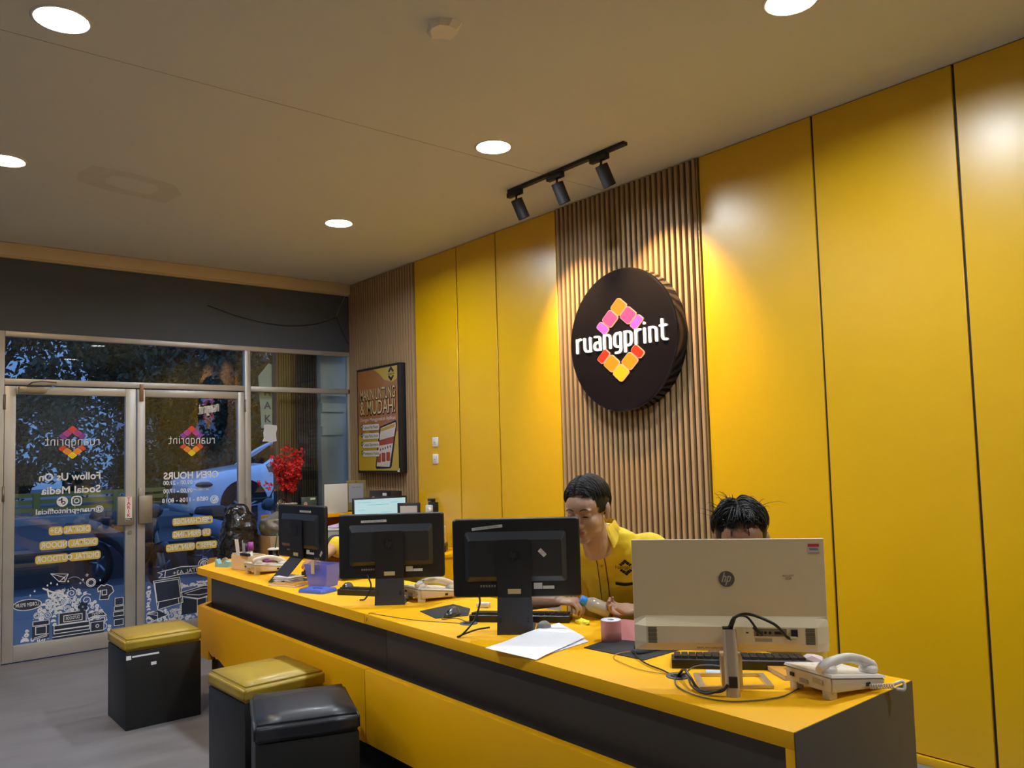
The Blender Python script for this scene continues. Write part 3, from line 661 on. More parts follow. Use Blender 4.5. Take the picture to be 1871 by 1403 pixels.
def tree(x, y, h, sp_, lab, n, seed, low=1.6):
    random.seed(seed); t = thing('tree', lab, 'tree', (x, y, 0), group=None)
    bm = bmesh.new(); tube(bm, [(0, 0, 0), (.08, .05, h*.3), (-.05, .1, h*.6)], [.20, .15, .08], 8)
    for _ in range(9):
        a = random.uniform(0, 2*PI); z = random.uniform(.3, .6)*h
        tube(bm, [(0, 0, z), (math.cos(a)*sp_*.35, math.sin(a)*sp_*.35, z+.15*h), (math.cos(a)*sp_*.75, math.sin(a)*sp_*.75, z+.25*h)], [.07, .045, .02], 5, 3)
    finish(bm, 'trunk', BRK, t)
    vs_ = []; fs = []
    cl_ = [(random.uniform(-1, 1)*sp_*.8, random.uniform(-1, 1)*sp_*.8, random.uniform(low, h), random.uniform(.35, .9)) for _ in range(110)]
    for i in range(n):
        c = random.choice(cl_); d = Vector((random.gauss(0, 1), random.gauss(0, 1), random.gauss(0, .7))).normalized()*c[3]*random.random()**.5
        p = Vector(c[:3])+d; a = Vector((random.gauss(0, 1), random.gauss(0, 1), random.gauss(0, 1))).normalized(); b = a.orthogonal().normalized(); s = random.uniform(.055, .115)
        k = len(vs_); vs_ += [p-a*s, p+b*s*.45, p+a*s, p-b*s*.45]; fs.append((k, k+1, k+2, k+3))
    me = bpy.data.meshes.new('foliage'); me.from_pydata([tuple(v) for v in vs_], [], fs); me.materials.append(LFM)
    o = new_obj('foliage', me, t); o['kind'] = 'stuff'
tree(-22.0, 2.6, 6.5, 2.3, 'dark leafy street tree seen through the left part of the left door', 30000, 1, .9)
tree(-22.5, 6.4, 7, 2.3, 'dark leafy street tree seen through the right part of the left door', 30000, 2, .9)
tree(-22.0, 10.2, 6.5, 2.3, 'dark leafy street tree behind the parked car, seen through the right door', 30000, 7, .8)
tree(-22.5, 14.2, 6.5, 2.3, 'dark leafy street tree above the car roof, behind the side window', 24000, 4, .8)
# facade wing just outside: ribbed panels and pale pier
wg = thing('facade_wing', 'outdoor pier with brown and dark ribbed cladding beside pale render, right of the side window', 'facade', (DX-.35, 3.95, 0))
PR = mat('pale_pier', (.66, .64, .54), .8, var=.05)
box('pier', PR, -.30, .2, -.19, .35, 0, 3.3, parent=wg)
for z in (2.02, 1.78): box('pier_ledge', PR, .2, .23, -.19, .06, z, z+.09, parent=wg)
RB = mat('brown_rib', (.16, .12, .07), .7); RD = mat('dark_rib', (.03, .032, .036), .6)
box('cladding_back', RD, .03, .10, -.635, -.19, 0, 3.3, parent=wg)
for i in range(11): box('rib', RD, .10, .125, -.19-.026*(i+1), -.19-.026*(i+1)+.016, 0, 3.3, parent=wg)
for i in range(6): box('rib', RB, .10, .125, -.476-.026*(i+1), -.476-.026*(i+1)+.018, 0, 3.3, parent=wg)
# banner
bn = thing('hanging_banner', 'narrow pale green and white printed banner hanging outside the side window', 'banner', (DX-.10, 3.15, 1.9))
bf = Frame((0, 0, 0), (0, 1, 0), (0, 0, 1))
bm = bmesh.new(); prism(bm, [(-.045, -.05), (.062, -.05), (.062, .58), (.03, .59), (-.075, .46)], lambda a, b: bf(a, b, 0), lambda a, b: bf(a, b, .004)); finish(bm, 'cloth', mat('banner_cloth', (.40, .48, .42), .6, var=.3, scale=9), bn)
for i, s_ in enumerate(('M', 'A', 'K')): text('letter', s_, .10, mat('banner_print', (.05, .07, .16), .6), bf, .015, .30-.13*i, bn, off=.02, d=.006)
# clear tape strip and white patch stuck on the glass
wp = thing('window_sticker', 'ragged white sticker patch on the side window above the red flowers', 'sticker', (DX-.014, 3.156, 1.80))
bm = bmesh.new(); wf_ = Frame((0, 0, 0), (0, 1, 0), (0, 0, 1)); random.seed(8)
poly(bm, wf_, [(a+random.uniform(-.004, .004), b+random.uniform(-.004, .004)) for a, b in [(-.062, .075), (-.02, .083), (.03, .080), (.064, .078), (.070, .04), (.060, 0), (.064, -.045), (.070, -.075), (.02, -.088), (-.04, -.083), (-.078, -.078), (-.062, -.05), (-.066, .0), (-.06, .04)]], 0, .002)
finish(bm, 'patch', mat('patch_white', (.62, .64, .66), .6), wp)
box('tape', CLR, 0, .001, -.004, .062, -.42, -.085, parent=wp)

# ---- car (front towards -y), parked across the street side
cr_ = thing('car', 'white car parked outside with its front wheel behind the right door', 'car', (-14.2, 6.52, .42))
CP = mat('car_paint', (.86, .90, .95), .25, coat=.8); CG = mat('car_glass', (.01, .012, .016), .08, spec=.8); TY = mat('tyre', (.012, .012, .012), .8); RM = mat('alloy', (.30, .32, .36), .3, metal=.8)
def car():
    # rings across the length: (y, half width low, z bottom, z belt, half width top, z roof)
    secs = [(-2.18, .62, .38, .62, .60, .70), (-2.10, .80, .26, .70, .74, .80), (-1.85, .88, .24, .78, .80, .92), (-1.3, .90, .24, .86, .80, 1.0), (-.95, .90, .24, .90, .76, 1.05),
            (-.45, .90, .24, .93, .66, 1.36), (.05, .90, .24, .94, .62, 1.52), (.9, .90, .24, .95, .61, 1.55), (1.6, .90, .24, .97, .60, 1.46), (2.0, .88, .26, .97, .62, 1.12), (2.18, .80, .36, .90, .70, .95)]
    bm = bmesh.new(); rings = []
    for y, wl, zb, zc_, wt_, zr in secs:
        pts = [(wl*.94, zb), (wl, zb+.1), (wl, (zb+zc_)/2), (wl*.985, zc_), (wt_, zr-.06 if zr-zc_ > .2 else zr-.02), (wt_*.85, zr), (wt_*.4, zr+.015)]
        ring = [(x, z) for x, z in pts]+[(-x, z) for x, z in pts[::-1]]
        rings.append([bm.verts.new((x, y, z)) for x, z in ring])
    n = len(rings[0])
    for A, Bv in zip(rings, rings[1:]):
        for i in range(n):
            f = bm.faces.new((A[i], A[(i+1) % n], Bv[(i+1) % n], Bv[i])); f.smooth = True
            c = f.calc_center_median()
            if (i in (3, 9) and -1.0 < c.y < 1.9 and c.z > 1.0) or (i in (5, 6, 7) and (-.97 < c.y < .06 or 1.6 < c.y < 2.05)): f.material_index = 1
    bm.faces.new(rings[0]); bm.faces.new(rings[-1][::-1])
    finish(bm, 'body', [CP, CG], cr_)
    for sx in (1, -1):
        for y in (-1.38, 1.32):
            bm = bmesh.new(); cyl(bm, (sx*.70, y, .40), (sx*.915, y, .40), .40, n=28); finish(bm, 'wheel_arch', TY, cr_)
            bm = bmesh.new(); cyl(bm, (sx*.72, y, .34), (sx*.93, y, .34), .335, n=28); wh = finish(bm, 'tyre', TY, cr_)
            bm = bmesh.new(); cyl(bm, (sx*.90, y, .34), (sx*.936, y, .34), .235, .225, n=28); finish(bm, 'rim', mat('rim_dark', (.02, .02, .025), .5), wh)
            bm = bmesh.new()
            for q in range(5):
                a = q*2*PI/5+.3
                for e in (-.16, .16): tube(bm, [(sx*.94, y, .34), (sx*.945, y+.22*math.cos(a+e), .34+.22*math.sin(a+e))], [.026, .018], 6, 1)
            finish(bm, 'spoke', RM, wh)
        bm = bmesh.new(); ell(bm, (sx*.99, -.66, 1.06), (.10, .06, .07)); finish(bm, 'side_mirror', CP, cr_)
        bm = bmesh.new(); ell(bm, (sx*.76, -1.98, .735), (.12, .16, .055)); finish(bm, 'headlight', mat('headlamp', (.03, .035, .045), .1, spec=.8), cr_)
        bm = bmesh.new(); tube(bm, [(sx*.815, -.93, 1.00), (sx*.70, -.47, 1.34), (sx*.64, .05, 1.51), (sx*.63, 1.0, 1.54), (sx*.62, 1.62, 1.44)], .028, 6); finish(bm, 'roof_rail', CP, cr_)
        box('door_handle', CP, sx*.90, sx*.92, -.05, .12, .80, .83, parent=cr_)
    box('grille', BLKM, -.5, .5, -2.195, -2.15, .42, .60, parent=cr_)
car()
# ---- scooters
def scooter(loc, rz, lab, body, seed=0):
    t = thing('scooter', lab, 'scooter', loc, rz)
    b = mat('scooter_'+body[0], body[1], .25, coat=.5)
    for y in (-.62, .62):
        bm = bmesh.new(); n = 22
        for i in range(n):
            pass
        tube(bm, [(0, y+.23*math.cos(2*PI*i/16), .27+.23*math.sin(2*PI*i/16)) for i in range(17)], .05, 8, 1); wv = finish(bm, 'wheel', TY, t)
        bm = bmesh.new()
        for i in range(5):
            a = 2*PI*i/5; tube(bm, [(0, y, .27), (0, y+.2*math.cos(a), .27+.2*math.sin(a))], .015, 5, 1)
        finish(bm, 'spoke', RM, wv)
    bm = bmesh.new(); tube(bm, [(0, .75, .78), (0, .45, .70), (0, .1, .58), (0, -.1, .36)], [.08, .16, .15, .10], 12); finish(bm, 'body_shell', b, t)
    bm = bmesh.new(); tube(bm, [(0, -.10, .33), (0, -.30, .40), (0, -.38, .72), (0, -.34, .98)], [.12, .12, .17, .10], 12, flat=.6); finish(bm, 'leg_shield', b, t)
    bm = bmesh.new(); tube(bm, [(0, .72, .86), (0, .35, .82), (0, 0, .74)], [.07, .13, .10], 10); finish(bm, 'seat', BLKM, t)
    bm = bmesh.new(); tube(bm, [(0, -.62, .27), (0, -.50, .60), (0, -.36, .98)], [.04, .035, .03], 8); finish(bm, 'fork', ALD, t)
    bm = bmesh.new(); tube(bm, [(-.34, -.22, 1.04), (-.15, -.33, 1.03), (.15, -.33, 1.03), (.34, -.22, 1.04)], .018, 8); hb = finish(bm, 'handlebar', BLKM, t)
    for s in (-1, 1):
        bm = bmesh.new(); tube(bm, [(s*.22, -.30, 1.04), (s*.28, -.34, 1.20)], .008, 6, 1); ell(bm, (s*.29, -.35, 1.24), (.06, .015, .04)); finish(bm, 'mirror', BLKM, hb)
    bm = bmesh.new(); ell(bm, (0, -.44, .95), (.13, .06, .09)); finish(bm, 'headlight', mat('headlamp', (.03, .035, .045), .1), t)
    bm = bmesh.new(); tube(bm, [(0, -.78, .40), (0, -.66, .53), (0, -.48, .50)], [.04, .07, .05], 8, flat=.7); finish(bm, 'mudguard', b, t)
scooter((-10.9, 2.75, .0), math.radians(112), 'dark scooter outside, behind the meeting stiles of the two doors', ('dark', (.02, .025, .03)))
scooter((-10.6, 4.05, 0), math.radians(120), 'blue and white scooter outside, behind the lower right of the right door', ('blue', (.18, .28, .45)))

# ================================================================== COUNTER
TZ = .83
ct = thing('reception_counter', 'long yellow reception counter with dark recessed band and dark end panel', 'counter', (-3.4, 2.17, 0))
def ctb(name, m, x0, x1, y0, y1, z0, z1, bev=.0015, parent=None): return box(name, m, x0+3.4, x1+3.4, y0-2.17, y1-2.17, z0, z1, bev=bev, parent=parent or ct)
o3 = lambda pts: [(x+3.4, y-2.17) for x, y in pts]
plate('worktop', YC, o3([(-5.617, 1.842), (-3.329, 1.842), (-3.329, 2.49), (-5.90, 2.49), (-5.90, 2.12)]), lambda a, b: (a, b, .785), lambda a, b: (a, b, TZ), ct)
ctb('worktop', YC, -3.326, -1.1538, 1.842, 2.49, .785, TZ)
# front apron boards with the torn corner
prof = [(-5.61, .578), (-5.61, .25), (-5.405, .25), (-5.405, .312), (-5.375, .300), (-5.35, .289), (-5.32, .287), (-5.29, .292), (-5.265, .281), (-5.235, .287), (-5.20, .283), (-5.165, .272), (-5.12, .262), (-5.095, .25), (-3.335, .25), (-3.335, .578)]
plate('front_board', YC, [(x+3.4, z) for x, z in prof], lambda a, b: (a, 1.842-2.17, b), lambda a, b: (a, 1.878-2.17, b), ct)
ctb('front_board', YC, -3.332, -1.180, 1.842, 1.878, .25, .578)
ctb('torn_core', mat('torn_board', (.20, .11, .055), .9, var=.3, scale=30, bump=.3), -5.405, -5.09, 1.8785, 1.886, .268, .34)
plate('side_board', YC, o3([(-5.609, 1.845), (-5.72, 1.965), (-5.70, 1.985), (-5.58, 1.878)]), lambda a, b: (a, b, .25), lambda a, b: (a, b, .578), ct)
ctb('recess_panel', DK, -5.66, -3.33, 1.955, 1.975, .20, .785); ctb('recess_panel', DK, -3.327, -1.18, 1.955, 1.975, .20, .785)
ctb('plinth', BLKM, -5.39, -1.18, 1.90, 1.955, 0, .26)
ctb('ledge', BLKM, -5.60, -1.18, 1.878, 1.955, .25, .262)
ctb('end_panel', DK, -1.1535, -1.150, 1.843, 2.49, 0, .8300)
ctb('end_edge', YC, -1.180, -1.1535, 1.842, 2.489, 0, .785)
ctb('side_panel', DK, -5.67, -5.655, 1.955, 2.48, 0, .785)
# stools
YV = mat('gold_vinyl', (.40, .27, .020), .45, var=.12, scale=5, bump=.15, bscale=14, coat=.05); BV = mat('black_vinyl', (.018, .020, .027), .42, var=.1, scale=8, bump=.15, bscale=9, coat=.08)
BX = mat('stool_box_black', (.010, .010, .010), .5, var=.15, scale=30)
def stool(loc, rz, wx, wy, vm, lab, h=.52, ch=.075, crown=.012):
    t = thing('box_stool', lab, 'stool', loc, rz)
    box('base', BX, -wx/2, wx/2, -wy/2, wy/2, 0, h-ch, bev=.003, parent=t)
    bm = bmesh.new(); N = 14; ww, dd = wx/2+.006, wy/2+.006
    vs_ = {}
    bmesh.ops.create_cube(bm, size=1, matrix=Matrix.Translation((0, 0, h-ch/2)) @ Matrix.Diagonal((2*ww, 2*dd, ch, 1)))
    bmesh.ops.bevel(bm, geom=bm.edges[:], offset=.014, segments=3, affect='EDGES')
    bmesh.ops.subdivide_edges(bm, edges=bm.edges[:], cuts=3, use_grid_fill=True)
    for v in bm.verts:
        if v.co.z > h-.002:
            q = max(0, 1-(v.co.x/ww)**2)*max(0, 1-(v.co.y/dd)**2); v.co.z += crown*q
        v.co += Vector((noise.noise(v.co*16), noise.noise(v.co*16+Vector((5, 0, 0))), noise.noise(v.co*14+Vector((0, 9, 0)))))*.0028
    for f in bm.faces: f.smooth = True
    finish(bm, 'cushion', vm, t)
    return t
s1 = stool((-5.325, 1.485, 0), 0, .41, .43, YV, 'gold topped black box stool standing alone left of the counter end')
box('sticker', PAP, .2052, .2060, -.212, -.185, .402, .426, parent=s1); box('sticker', PAP, .2052, .2058, -.18, -.03, .412, .422, parent=s1)
box('sticker', PAP, .2052, .2058, -.075, -.045, .352, .370, parent=s1)
stool((-3.875, 1.60, 0), math.radians(2), .43, .40, YV, 'gold topped black box stool pushed against the counter behind the all black stool')
stool((-3.25, 1.50, 0), math.radians(-19.5), .45, .40, BV, 'all black box stool with glossy dark cushion, nearest the camera', crown=.02)
t = stool((-2.15, 1.30, 0), math.radians(10), .40, .40, BV, 'black box stool whose pinched top corner just shows at the bottom edge', h=.47)

# ================================================================== BACK CABINETS AND THINGS ON THEM
bc = thing('storage_cabinet', 'low yellow cabinet behind the far end of the counter, under the wrapped bundles', 'cabinet', (-6.58, 2.70, 0))
box('carcass', YC, -.26, .25, -.36, .30, 0, .74, bev=.002, parent=bc)
for i in range(2): 
    d_ = box('door', YC, -.255+.255*i, -.005+.25*i, -.378, -.36, .04, .72, bev=.002, parent=bc); box('handle', ALD, -.045+.07*i, -.03+.07*i, -.392, -.378, .45, .58, parent=d_)
sh = thing('display_shelf', 'yellow open shelf unit in the corner under the far poster', 'shelf', (-7.18, 3.64, 0))
box('top_board', YC, -.28, .20, -.60, .36, .985, 1.02, bev=.002, parent=sh)
box('side_board', YC, -.28, .18, -.60, -.57, 0, .985, parent=sh); box('side_board', YC, -.28, .18, .33, .36, 0, .985, parent=sh)
box('back_board', mat('inner_board', (.28, .13, .03), .6), -.28, -.26, -.57, .33, 0, .985, parent=sh); box('shelf_board', YC, -.26, .18, -.57, .33, .55, .58, parent=sh)
bt_ = thing('back_table', 'yellow back table along the wall behind the staff', 'table', (-6.1, 3.62, 0))
box('top', YC, -.75, .75, -.36, .38, .72, .75, bev=.002, parent=bt_)
for x in (-.72, .72): box('leg_panel', YC, x-.015, x+.015, -.34, .36, 0, .72, parent=bt_)
# black wrapped bundle
BAG = mat('black_bag_plastic', (.010, .010, .011), .16, spec=.7, bump=.9, bscale=22)
def crumple(bm, amp, sc, seed=0):
    for v in bm.verts:
        n1 = noise.noise(v.co*sc+Vector((seed, 0, 0))); n2 = noise.noise(v.co*sc*2.7+Vector((0, seed, 3)))
        v.co += v.normal*amp*(abs(n1)*1.6-.4+abs(n2)*.7)
def blob(rings, n=40, amp=.012, sc=14, seed=0):
    bm = bmesh.new(); R = []
    for z, rx, ry, cx, cy in rings:
        R.append([bm.verts.new((cx+rx*abs(math.cos(a))**.8*math.copysign(1, math.cos(a)), cy+ry*abs(math.sin(a))**.8*math.copysign(1, math.sin(a)), z)) for a in [2*PI*i/n for i in range(n)]])
    for A, Bv in zip(R, R[1:]):
        for i in range(n): f = bm.faces.new((A[i], A[(i+1) % n], Bv[(i+1) % n], Bv[i])); f.smooth = True
    bm.faces.new(R[0][::-1]); bm.faces.new(R[-1])
    bmesh.ops.subdivide_edges(bm, edges=bm.edges[:], cuts=1, use_grid_fill=True); bm.normal_update(); crumple(bm, amp, sc, seed)
    for f in bm.faces: f.smooth = True
    return bm
lerp = lambda a, b, t: a+(b-a)*t
def ringset(keys, n=14):
    out = []
    for i in range(n+1):
        t = i/n*(len(keys)-1); j = min(int(t), len(keys)-2); u = t-j; out.append([lerp(a, b, u) for a, b in zip(keys[j], keys[j+1])])
    return out
bg_ = thing('plastic_bag', 'tall bundle wrapped in shiny black plastic at the far end of the counter', 'bag', (-6.62, 2.50, .741))
finish(blob(ringset([(0, .12, .150, 0, -.01), (.10, .125, .155, 0, -.005), (.25, .118, .138, 0, .015), (.34, .10, .112, 0, .01), (.41, .075, .078, 0, -.015), (.440, .03, .04, 0, -.02)], 22), seed=2, amp=.016), 'wrapping', BAG, bg_)
cb = thing('cardboard_box', 'brown cardboard box under the clear wrapped bundle', 'box', (-6.50, 2.79, .741))
KR = mat('cardboard', (.33, .22, .12), .8, var=.08, scale=9)
box('carton', KR, -.14, .14, -.12, .17, 0, .175, bev=.002, parent=cb)
box('tape', mat('parcel_tape', (.40, .28, .16), .4), -.1405, .141, .01, .05, .03, .1765, parent=cb)
cw = thing('wrapped_bundle', 'grey bundle in clear knotted plastic on the cardboard box', 'bundle', (-6.50, 2.79, .917))
finish(blob(ringset([(0, .12, .12, 0, 0), (.06, .135, .15, 0, 0), (.13, .12, .14, 0, .01), (.17, .06, .06, 0, .02), (.19, .025, .025, 0, .02)], 14), seed=5, amp=.008), 'contents', mat('bundle_grey', (.13, .12, .10), .25, var=.4, scale=20, spec=.7, bump=.6, bscale=30), cw)
box('green_patch', mat('green_print', (.02, .22, .05), .4), .085, .136, .045, .13, .02, .13, bev=.02, parent=cw)
bm = bmesh.new(); tube(bm, [(0, .02, .19), (.03, -.01, .25), (.0, .05, .29), (-.03, .06, .24), (0, .02, .19)], [.022, .016, .014, .016, .02], 8, 5, flat=.35); finish(bm, 'knot', CLR, cw)
bm = bmesh.new(); tube(bm, [(0, .02, .18), (.03, .06, .225), (.05, .10, .22)], [.02, .02, .012], 8, 4, flat=.4); finish(bm, 'knot_tail', mat('cloudy_plastic', (.5, .5, .52), .2, alpha=.6), cw)
# flowers
fl = thing('flower_pot', 'pot of red artificial blossoms in front of the side window', 'plant', (-7.05, 3.13, 1.0205))
for k_ in (0,):
    bm = bmesh.new(); lathe(bm, [(0, 0), (.06, 0), (.080, .105), (.086, .110), (.086, .118), (.072, .118), (.068, .108), (0, .108)], 24); finish(bm, 'pot', mat('pot_tan', (.42, .30, .16), .6), fl)
bm = bmesh.new(); random.seed(6); 
for _ in range(26): ell(bm, (random.uniform(-.06, .06), random.uniform(-.06, .06), .113), (.012, .010, .010), u=6, v=4)
finish(bm, 'pebbles', mat('pebble', (.5, .46, .38), .7, var=.2), fl)['kind'] = 'stuff'
random.seed(12); tips = []
bm = bmesh.new()
for i in range(24):
    a = random.uniform(0, 2*PI); e = random.uniform(.05, .17); hh = random.uniform(.20, .46)
    yb = math.sin(a)*e-.02; p = [(0, 0, .10), (math.cos(a)*.03, math.sin(a)*.025, .18), (math.cos(a)*e*.6, yb*.6, .15+hh*.62), (math.cos(a)*e, yb, .15+hh)]
    tube(bm, p, [.008, .006, .004, .0025], 5, 4); C_ = crom(p, 10); tips += [C_[int(len(C_)*q)] for q in (.5, .6, .7, .78, .86, .93, .99)]
tips += [Vector((0, -.24, .32)), Vector((.02, -.20, .30)), Vector((0, -.16, .28)), Vector((0, -.02, .64)), Vector((0, -.03, .61))]
finish(bm, 'branches', mat('twig', (.05, .02, .02), .7), fl)
bm = bmesh.new()
for p in tips:
    for _ in range(5):
        c = p+Vector((random.gauss(0, .017), random.gauss(0, .017), random.gauss(0, .017))); ax = Vector((random.gauss(0, 1), random.gauss(0, 1), random.gauss(0, 1))).normalized(); u_ = ax.orthogonal().normalized(); v_ = ax.cross(u_); s = random.uniform(.013, .023)
        cc = bm.verts.new(c-ax*s*.3); n = 5
        for i in range(n):
            a0, a1 = 2*PI*(i-.42)/n, 2*PI*(i+.42)/n; am = 2*PI*i/n
            bm.faces.new((cc, bm.verts.new(c+(u_*math.cos(a0)+v_*math.sin(a0))*s*.7+ax*s*.2), bm.verts.new(c+(u_*math.cos(am)+v_*math.sin(am))*s*1.15+ax*s*.35), bm.verts.new(c+(u_*math.cos(a1)+v_*math.sin(a1))*s*.7+ax*s*.2)))
finish(bm, 'blossoms', mat('red_blossom', (.60, .018, .012), .6, var=.35, scale=30), fl)['kind'] = 'stuff'
# photo frame, blank board, code stand
pf = thing('photo_frame', 'small upright acrylic photo of a person in yellow beside the flowers', 'photo', (-6.97, 3.30, 1.02), math.radians(88))
box('backing', mat('photo_dark', (.05, .07, .05), .3), -.075, .075, -.004, .004, 0, .17, bev=.002, parent=pf)
f5 = Frame((0, -.005, 0), (1, 0, 0), (0, 0, 1))
bm = bmesh.new(); poly(bm, f5, [(-.07, .01), (-.01, .01), (-.012, .07), (-.03, .085), (-.06, .08), (-.07, .05)]); finish(bm, 'print', mat('print_yellow', (.55, .42, .03), .5), pf)
bm = bmesh.new(); poly(bm, f5, arc(-.035, .105, .018, 0, 340, 12, .022)); finish(bm, 'print_face', mat('print_skin', (.45, .28, .18), .5), pf)
bm = bmesh.new(); poly(bm, f5, rr_pts(.06, .03, .005, 2, .035, .03)); poly(bm, f5, rr_pts(.05, .02, .005, 2, .035, .15)); finish(bm, 'print_patch', mat('print_pale', (.45, .55, .45), .5), pf)
wb = thing('acrylic_board', 'blank white upright board on the yellow shelf', 'board', (-6.99, 3.585, 1.02), math.radians(84))
box('sheet', mat('ivory_board', (.66, .62, .54), .5), -.115, .115, -.004, .004, 0, .275, bev=.002, parent=wb)
qs = thing('payment_stand', 'yellow payment notice card in a stand on the yellow shelf', 'notice', (-6.995, 3.80, 1.02), math.radians(84))
box('holder', CLR, -.10, .10, -.006, -.003, 0, .30, parent=qs); box('card', mat('notice_yellow', (.78, .70, .24), .5), -.10, .10, -.002, .002, .015, .30, parent=qs)
box('notice', PAP, -.075, .075, -.0045, -.003, .09, .27, parent=qs)
text('lettering', 'Scan disini', .022, PAPB, Frame((0, -.005, 0), (1, 0, 0), (0, 0, 1)), 0, .235, qs, d=.001); bm = bmesh.new(); cyl(bm, (0, -.006, .286), (0, -.003, .286), .010); finish(bm, 'pin', mat('brass_pin', (.5, .35, .05), .3, metal=.8), qs)
# ---- black box on shelf, display, small frame, socket
def onb(name, m, *a, **k): return box(name, m, *a, **k)
bk = thing('black_box', 'black device box with white stickers above the lit screen', 'box', (-6.53, 3.86, .75))
box('case', BLK, -.20, .18, -.06, .06, 0, .475, bev=.004, parent=bk)
box('sticker', PAP, .04, .11, -.0615, -.06, .435, .46, parent=bk); box('sticker', PAP, -.15, -.11, -.0615, -.06, .40, .42, parent=bk)

# ================================================================== DESK THINGS
PLT = mat('panel_black', (.006, .006, .007), .45, var=.1, scale=30, bump=.02, bscale=200); PLI = mat('panel_inner', (.011, .011, .012), .5, bump=.05, bscale=300); PLC = mat('panel_chamfer', (.020, .023, .028), .35)
def hp_logo(par, fr_, cx, cy, r, m_disc, m_txt, d=.001):
    bm = bmesh.new(); poly(bm, fr_, arc(cx, cy, r, 0, 350, 35), d); dsc = finish(bm, 'logo_disc', m_disc, par)
    bm = bmesh.new(); k = r*.62; wd = r*.15
    sl = lambda pts: [(cx+(p-.0)*k+q*k*.28, cy+q*k) for p, q in pts]
    for st in ([(-.75, -.55), (-.75, 1.25)], [(-.75, .45), (-.45, .55), (-.22, .45), (-.22, -.55)], [(.18, -1.25), (.18, .5), (.5, .5), (.72, .35), (.72, -.35), (.5, -.5), (.2, -.5)]):
        stroke(bm, fr_, sl(st), wd, d+.0006)
    finish(bm, 'logo_letters', m_txt, par)
def aio(name, lab, loc, rz, w_=.515, h_=.314, zc=.297, stick=(), off=0.0, logo=1, lean=0.0):
    """all-in-one seen from behind; -y is the back. origin on the desk under the panel"""
    t = thing(name, lab, 'monitor', loc, rz)
    fb = lambda d: (lambda a, b: (a, -d, zc+b))
    bm = bmesh.new(); R = rr_pts(w_, h_, .014, 4)
    r2 = rr_pts(w_-.012, h_-.012, .011, 4)
    a = [bm.verts.new((x, .012, zc+y)) for x, y in R]; b = [bm.verts.new((x, -.008, zc+y)) for x, y in R]; c = [bm.verts.new((x, -.014, zc+y)) for x, y in r2]; n = len(R)
    bm.faces.new(a); bm.faces.new(c[::-1])
    for A_, B_ in ((a, b), (b, c)):
        for i in range(n): bm.faces.new((A_[i], A_[(i+1) % n], B_[(i+1) % n], B_[i])).smooth = True
    finish(bm, 'panel', PLT, t)
    box('display', mat('screen_dark', (.01, .012, .015), .1), -w_/2+.012, w_/2-.012, .012, .0135, zc-h_/2+.02, zc+h_/2-.012, parent=t)
    bx0, bx1 = -.403*w_, .392*w_; bz1, bz0 = zc+h_/2-.167*h_, zc-h_/2+.20*h_
    bm = bmesh.new(); cxx = (bx0+bx1)/2; ww = bx1-bx0; czz = (bz0+bz1)/2; hh = bz1-bz0
    A_ = [bm.verts.new((x, -.014, y)) for x, y in rr_pts(ww, hh, .012, 3, cxx, czz)]; B_ = [bm.verts.new((x, -.030, y)) for x, y in rr_pts(ww-.035, hh-.055, .008, 3, cxx-.001, czz-.006)]; n = len(A_)
    bm.faces.new(B_[::-1]).material_index = 1
    for i in range(n): bm.faces.new((A_[i], A_[(i+1) % n], B_[(i+1) % n], B_[i])).material_index = 0
    bl = finish(bm, 'rear_housing', [PLC, PLI], t)
    px0, px1 = -.150*w_, .116*w_
    bm = bmesh.new(); pz1 = bz1-.030; pz0 = zc-h_/2
    prism(bm, rr_pts(px1-px0, pz1-pz0, .012, 4, (px0+px1)/2, (pz0+pz1)/2), lambda a, b: (a, -.028, b), lambda a, b: (a, -.040, b)); finish(bm, 'stand_cover', PLT, t, smooth=False)
    # stand plate down to the desk, and foot running under the panel
    bm = bmesh.new(); q0, q1 = px0-.008+off, px1+.004+off
    pts = [(q0+.004, .0), (q1-.0, .0), (px1, pz0+.004), (px0, pz0+.004)]
    zt_ = pz0+.004; fy = lambda b: -.042-(.010+lean)*(1-b/zt_)
    prism(bm, pts, lambda a, b: (a, fy(b), b), lambda a, b: (a, fy(b)+.008, b)); st_ = finish(bm, 'stand', STD, t)
    bm = bmesh.new(); prism(bm, [(q0+.004, -.048), (q1, -.048), (q1+.0, .15), (q0+.004, .15)], lambda a, b: (a, b-lean, .0), lambda a, b: (a, b-lean, .006)); finish(bm, 'foot', STD, t)
    for sx in (q0+.02, q1-.02):
        for z in (.052, .064): box('screw_hole', BLKM, sx-.0035, sx+.0035, -.0505, -.040, z-.003, z+.003, parent=st_) if not lean else None
    f_ = Frame((0, -.0405, 0), (1, 0, 0), (0, 0, 1))
    if logo: hp_logo(t, f_, (px0+px1)/2-.002, zc+.012, .024, mat('logo_dark', (.006, .006, .007), .3), mat('logo_grey', (.03, .03, .034), .3))
    # ports and labels
    fp = Frame((0, -.0145, 0), (1, 0, 0), (0, 0, 1)); zz = zc-h_/2+.046
    box('port_bay', mat('port_black', (.006, .006, .007), .5), bx0+.03, px0-.004, -.017, -.013, zz-.012, zz+.012, parent=t)
    for i in range(6): box('port', ALD, px0-.07+.011*i, px0-.063+.011*i, -.0185, -.016, zz-.004, zz+.004, parent=t)
    lb_ = box('label', mat('label_cream', (.46, .38, .20), .5), (px0+px1)/2-.026, (px0+px1)/2+.026, -.0412, -.040, pz0+.018, pz0+.037, parent=t)
    box('label', mat('label_white', (.55, .55, .52), .5), px1+.008, px1+.042, -.0152, -.014, zz-.014, zz+.010, parent=t); box('label', mat('label_white', (.55, .55, .52), .5), px1+.044, px1+.09, -.0152, -.014, zz-.014, zz-.002, parent=t)
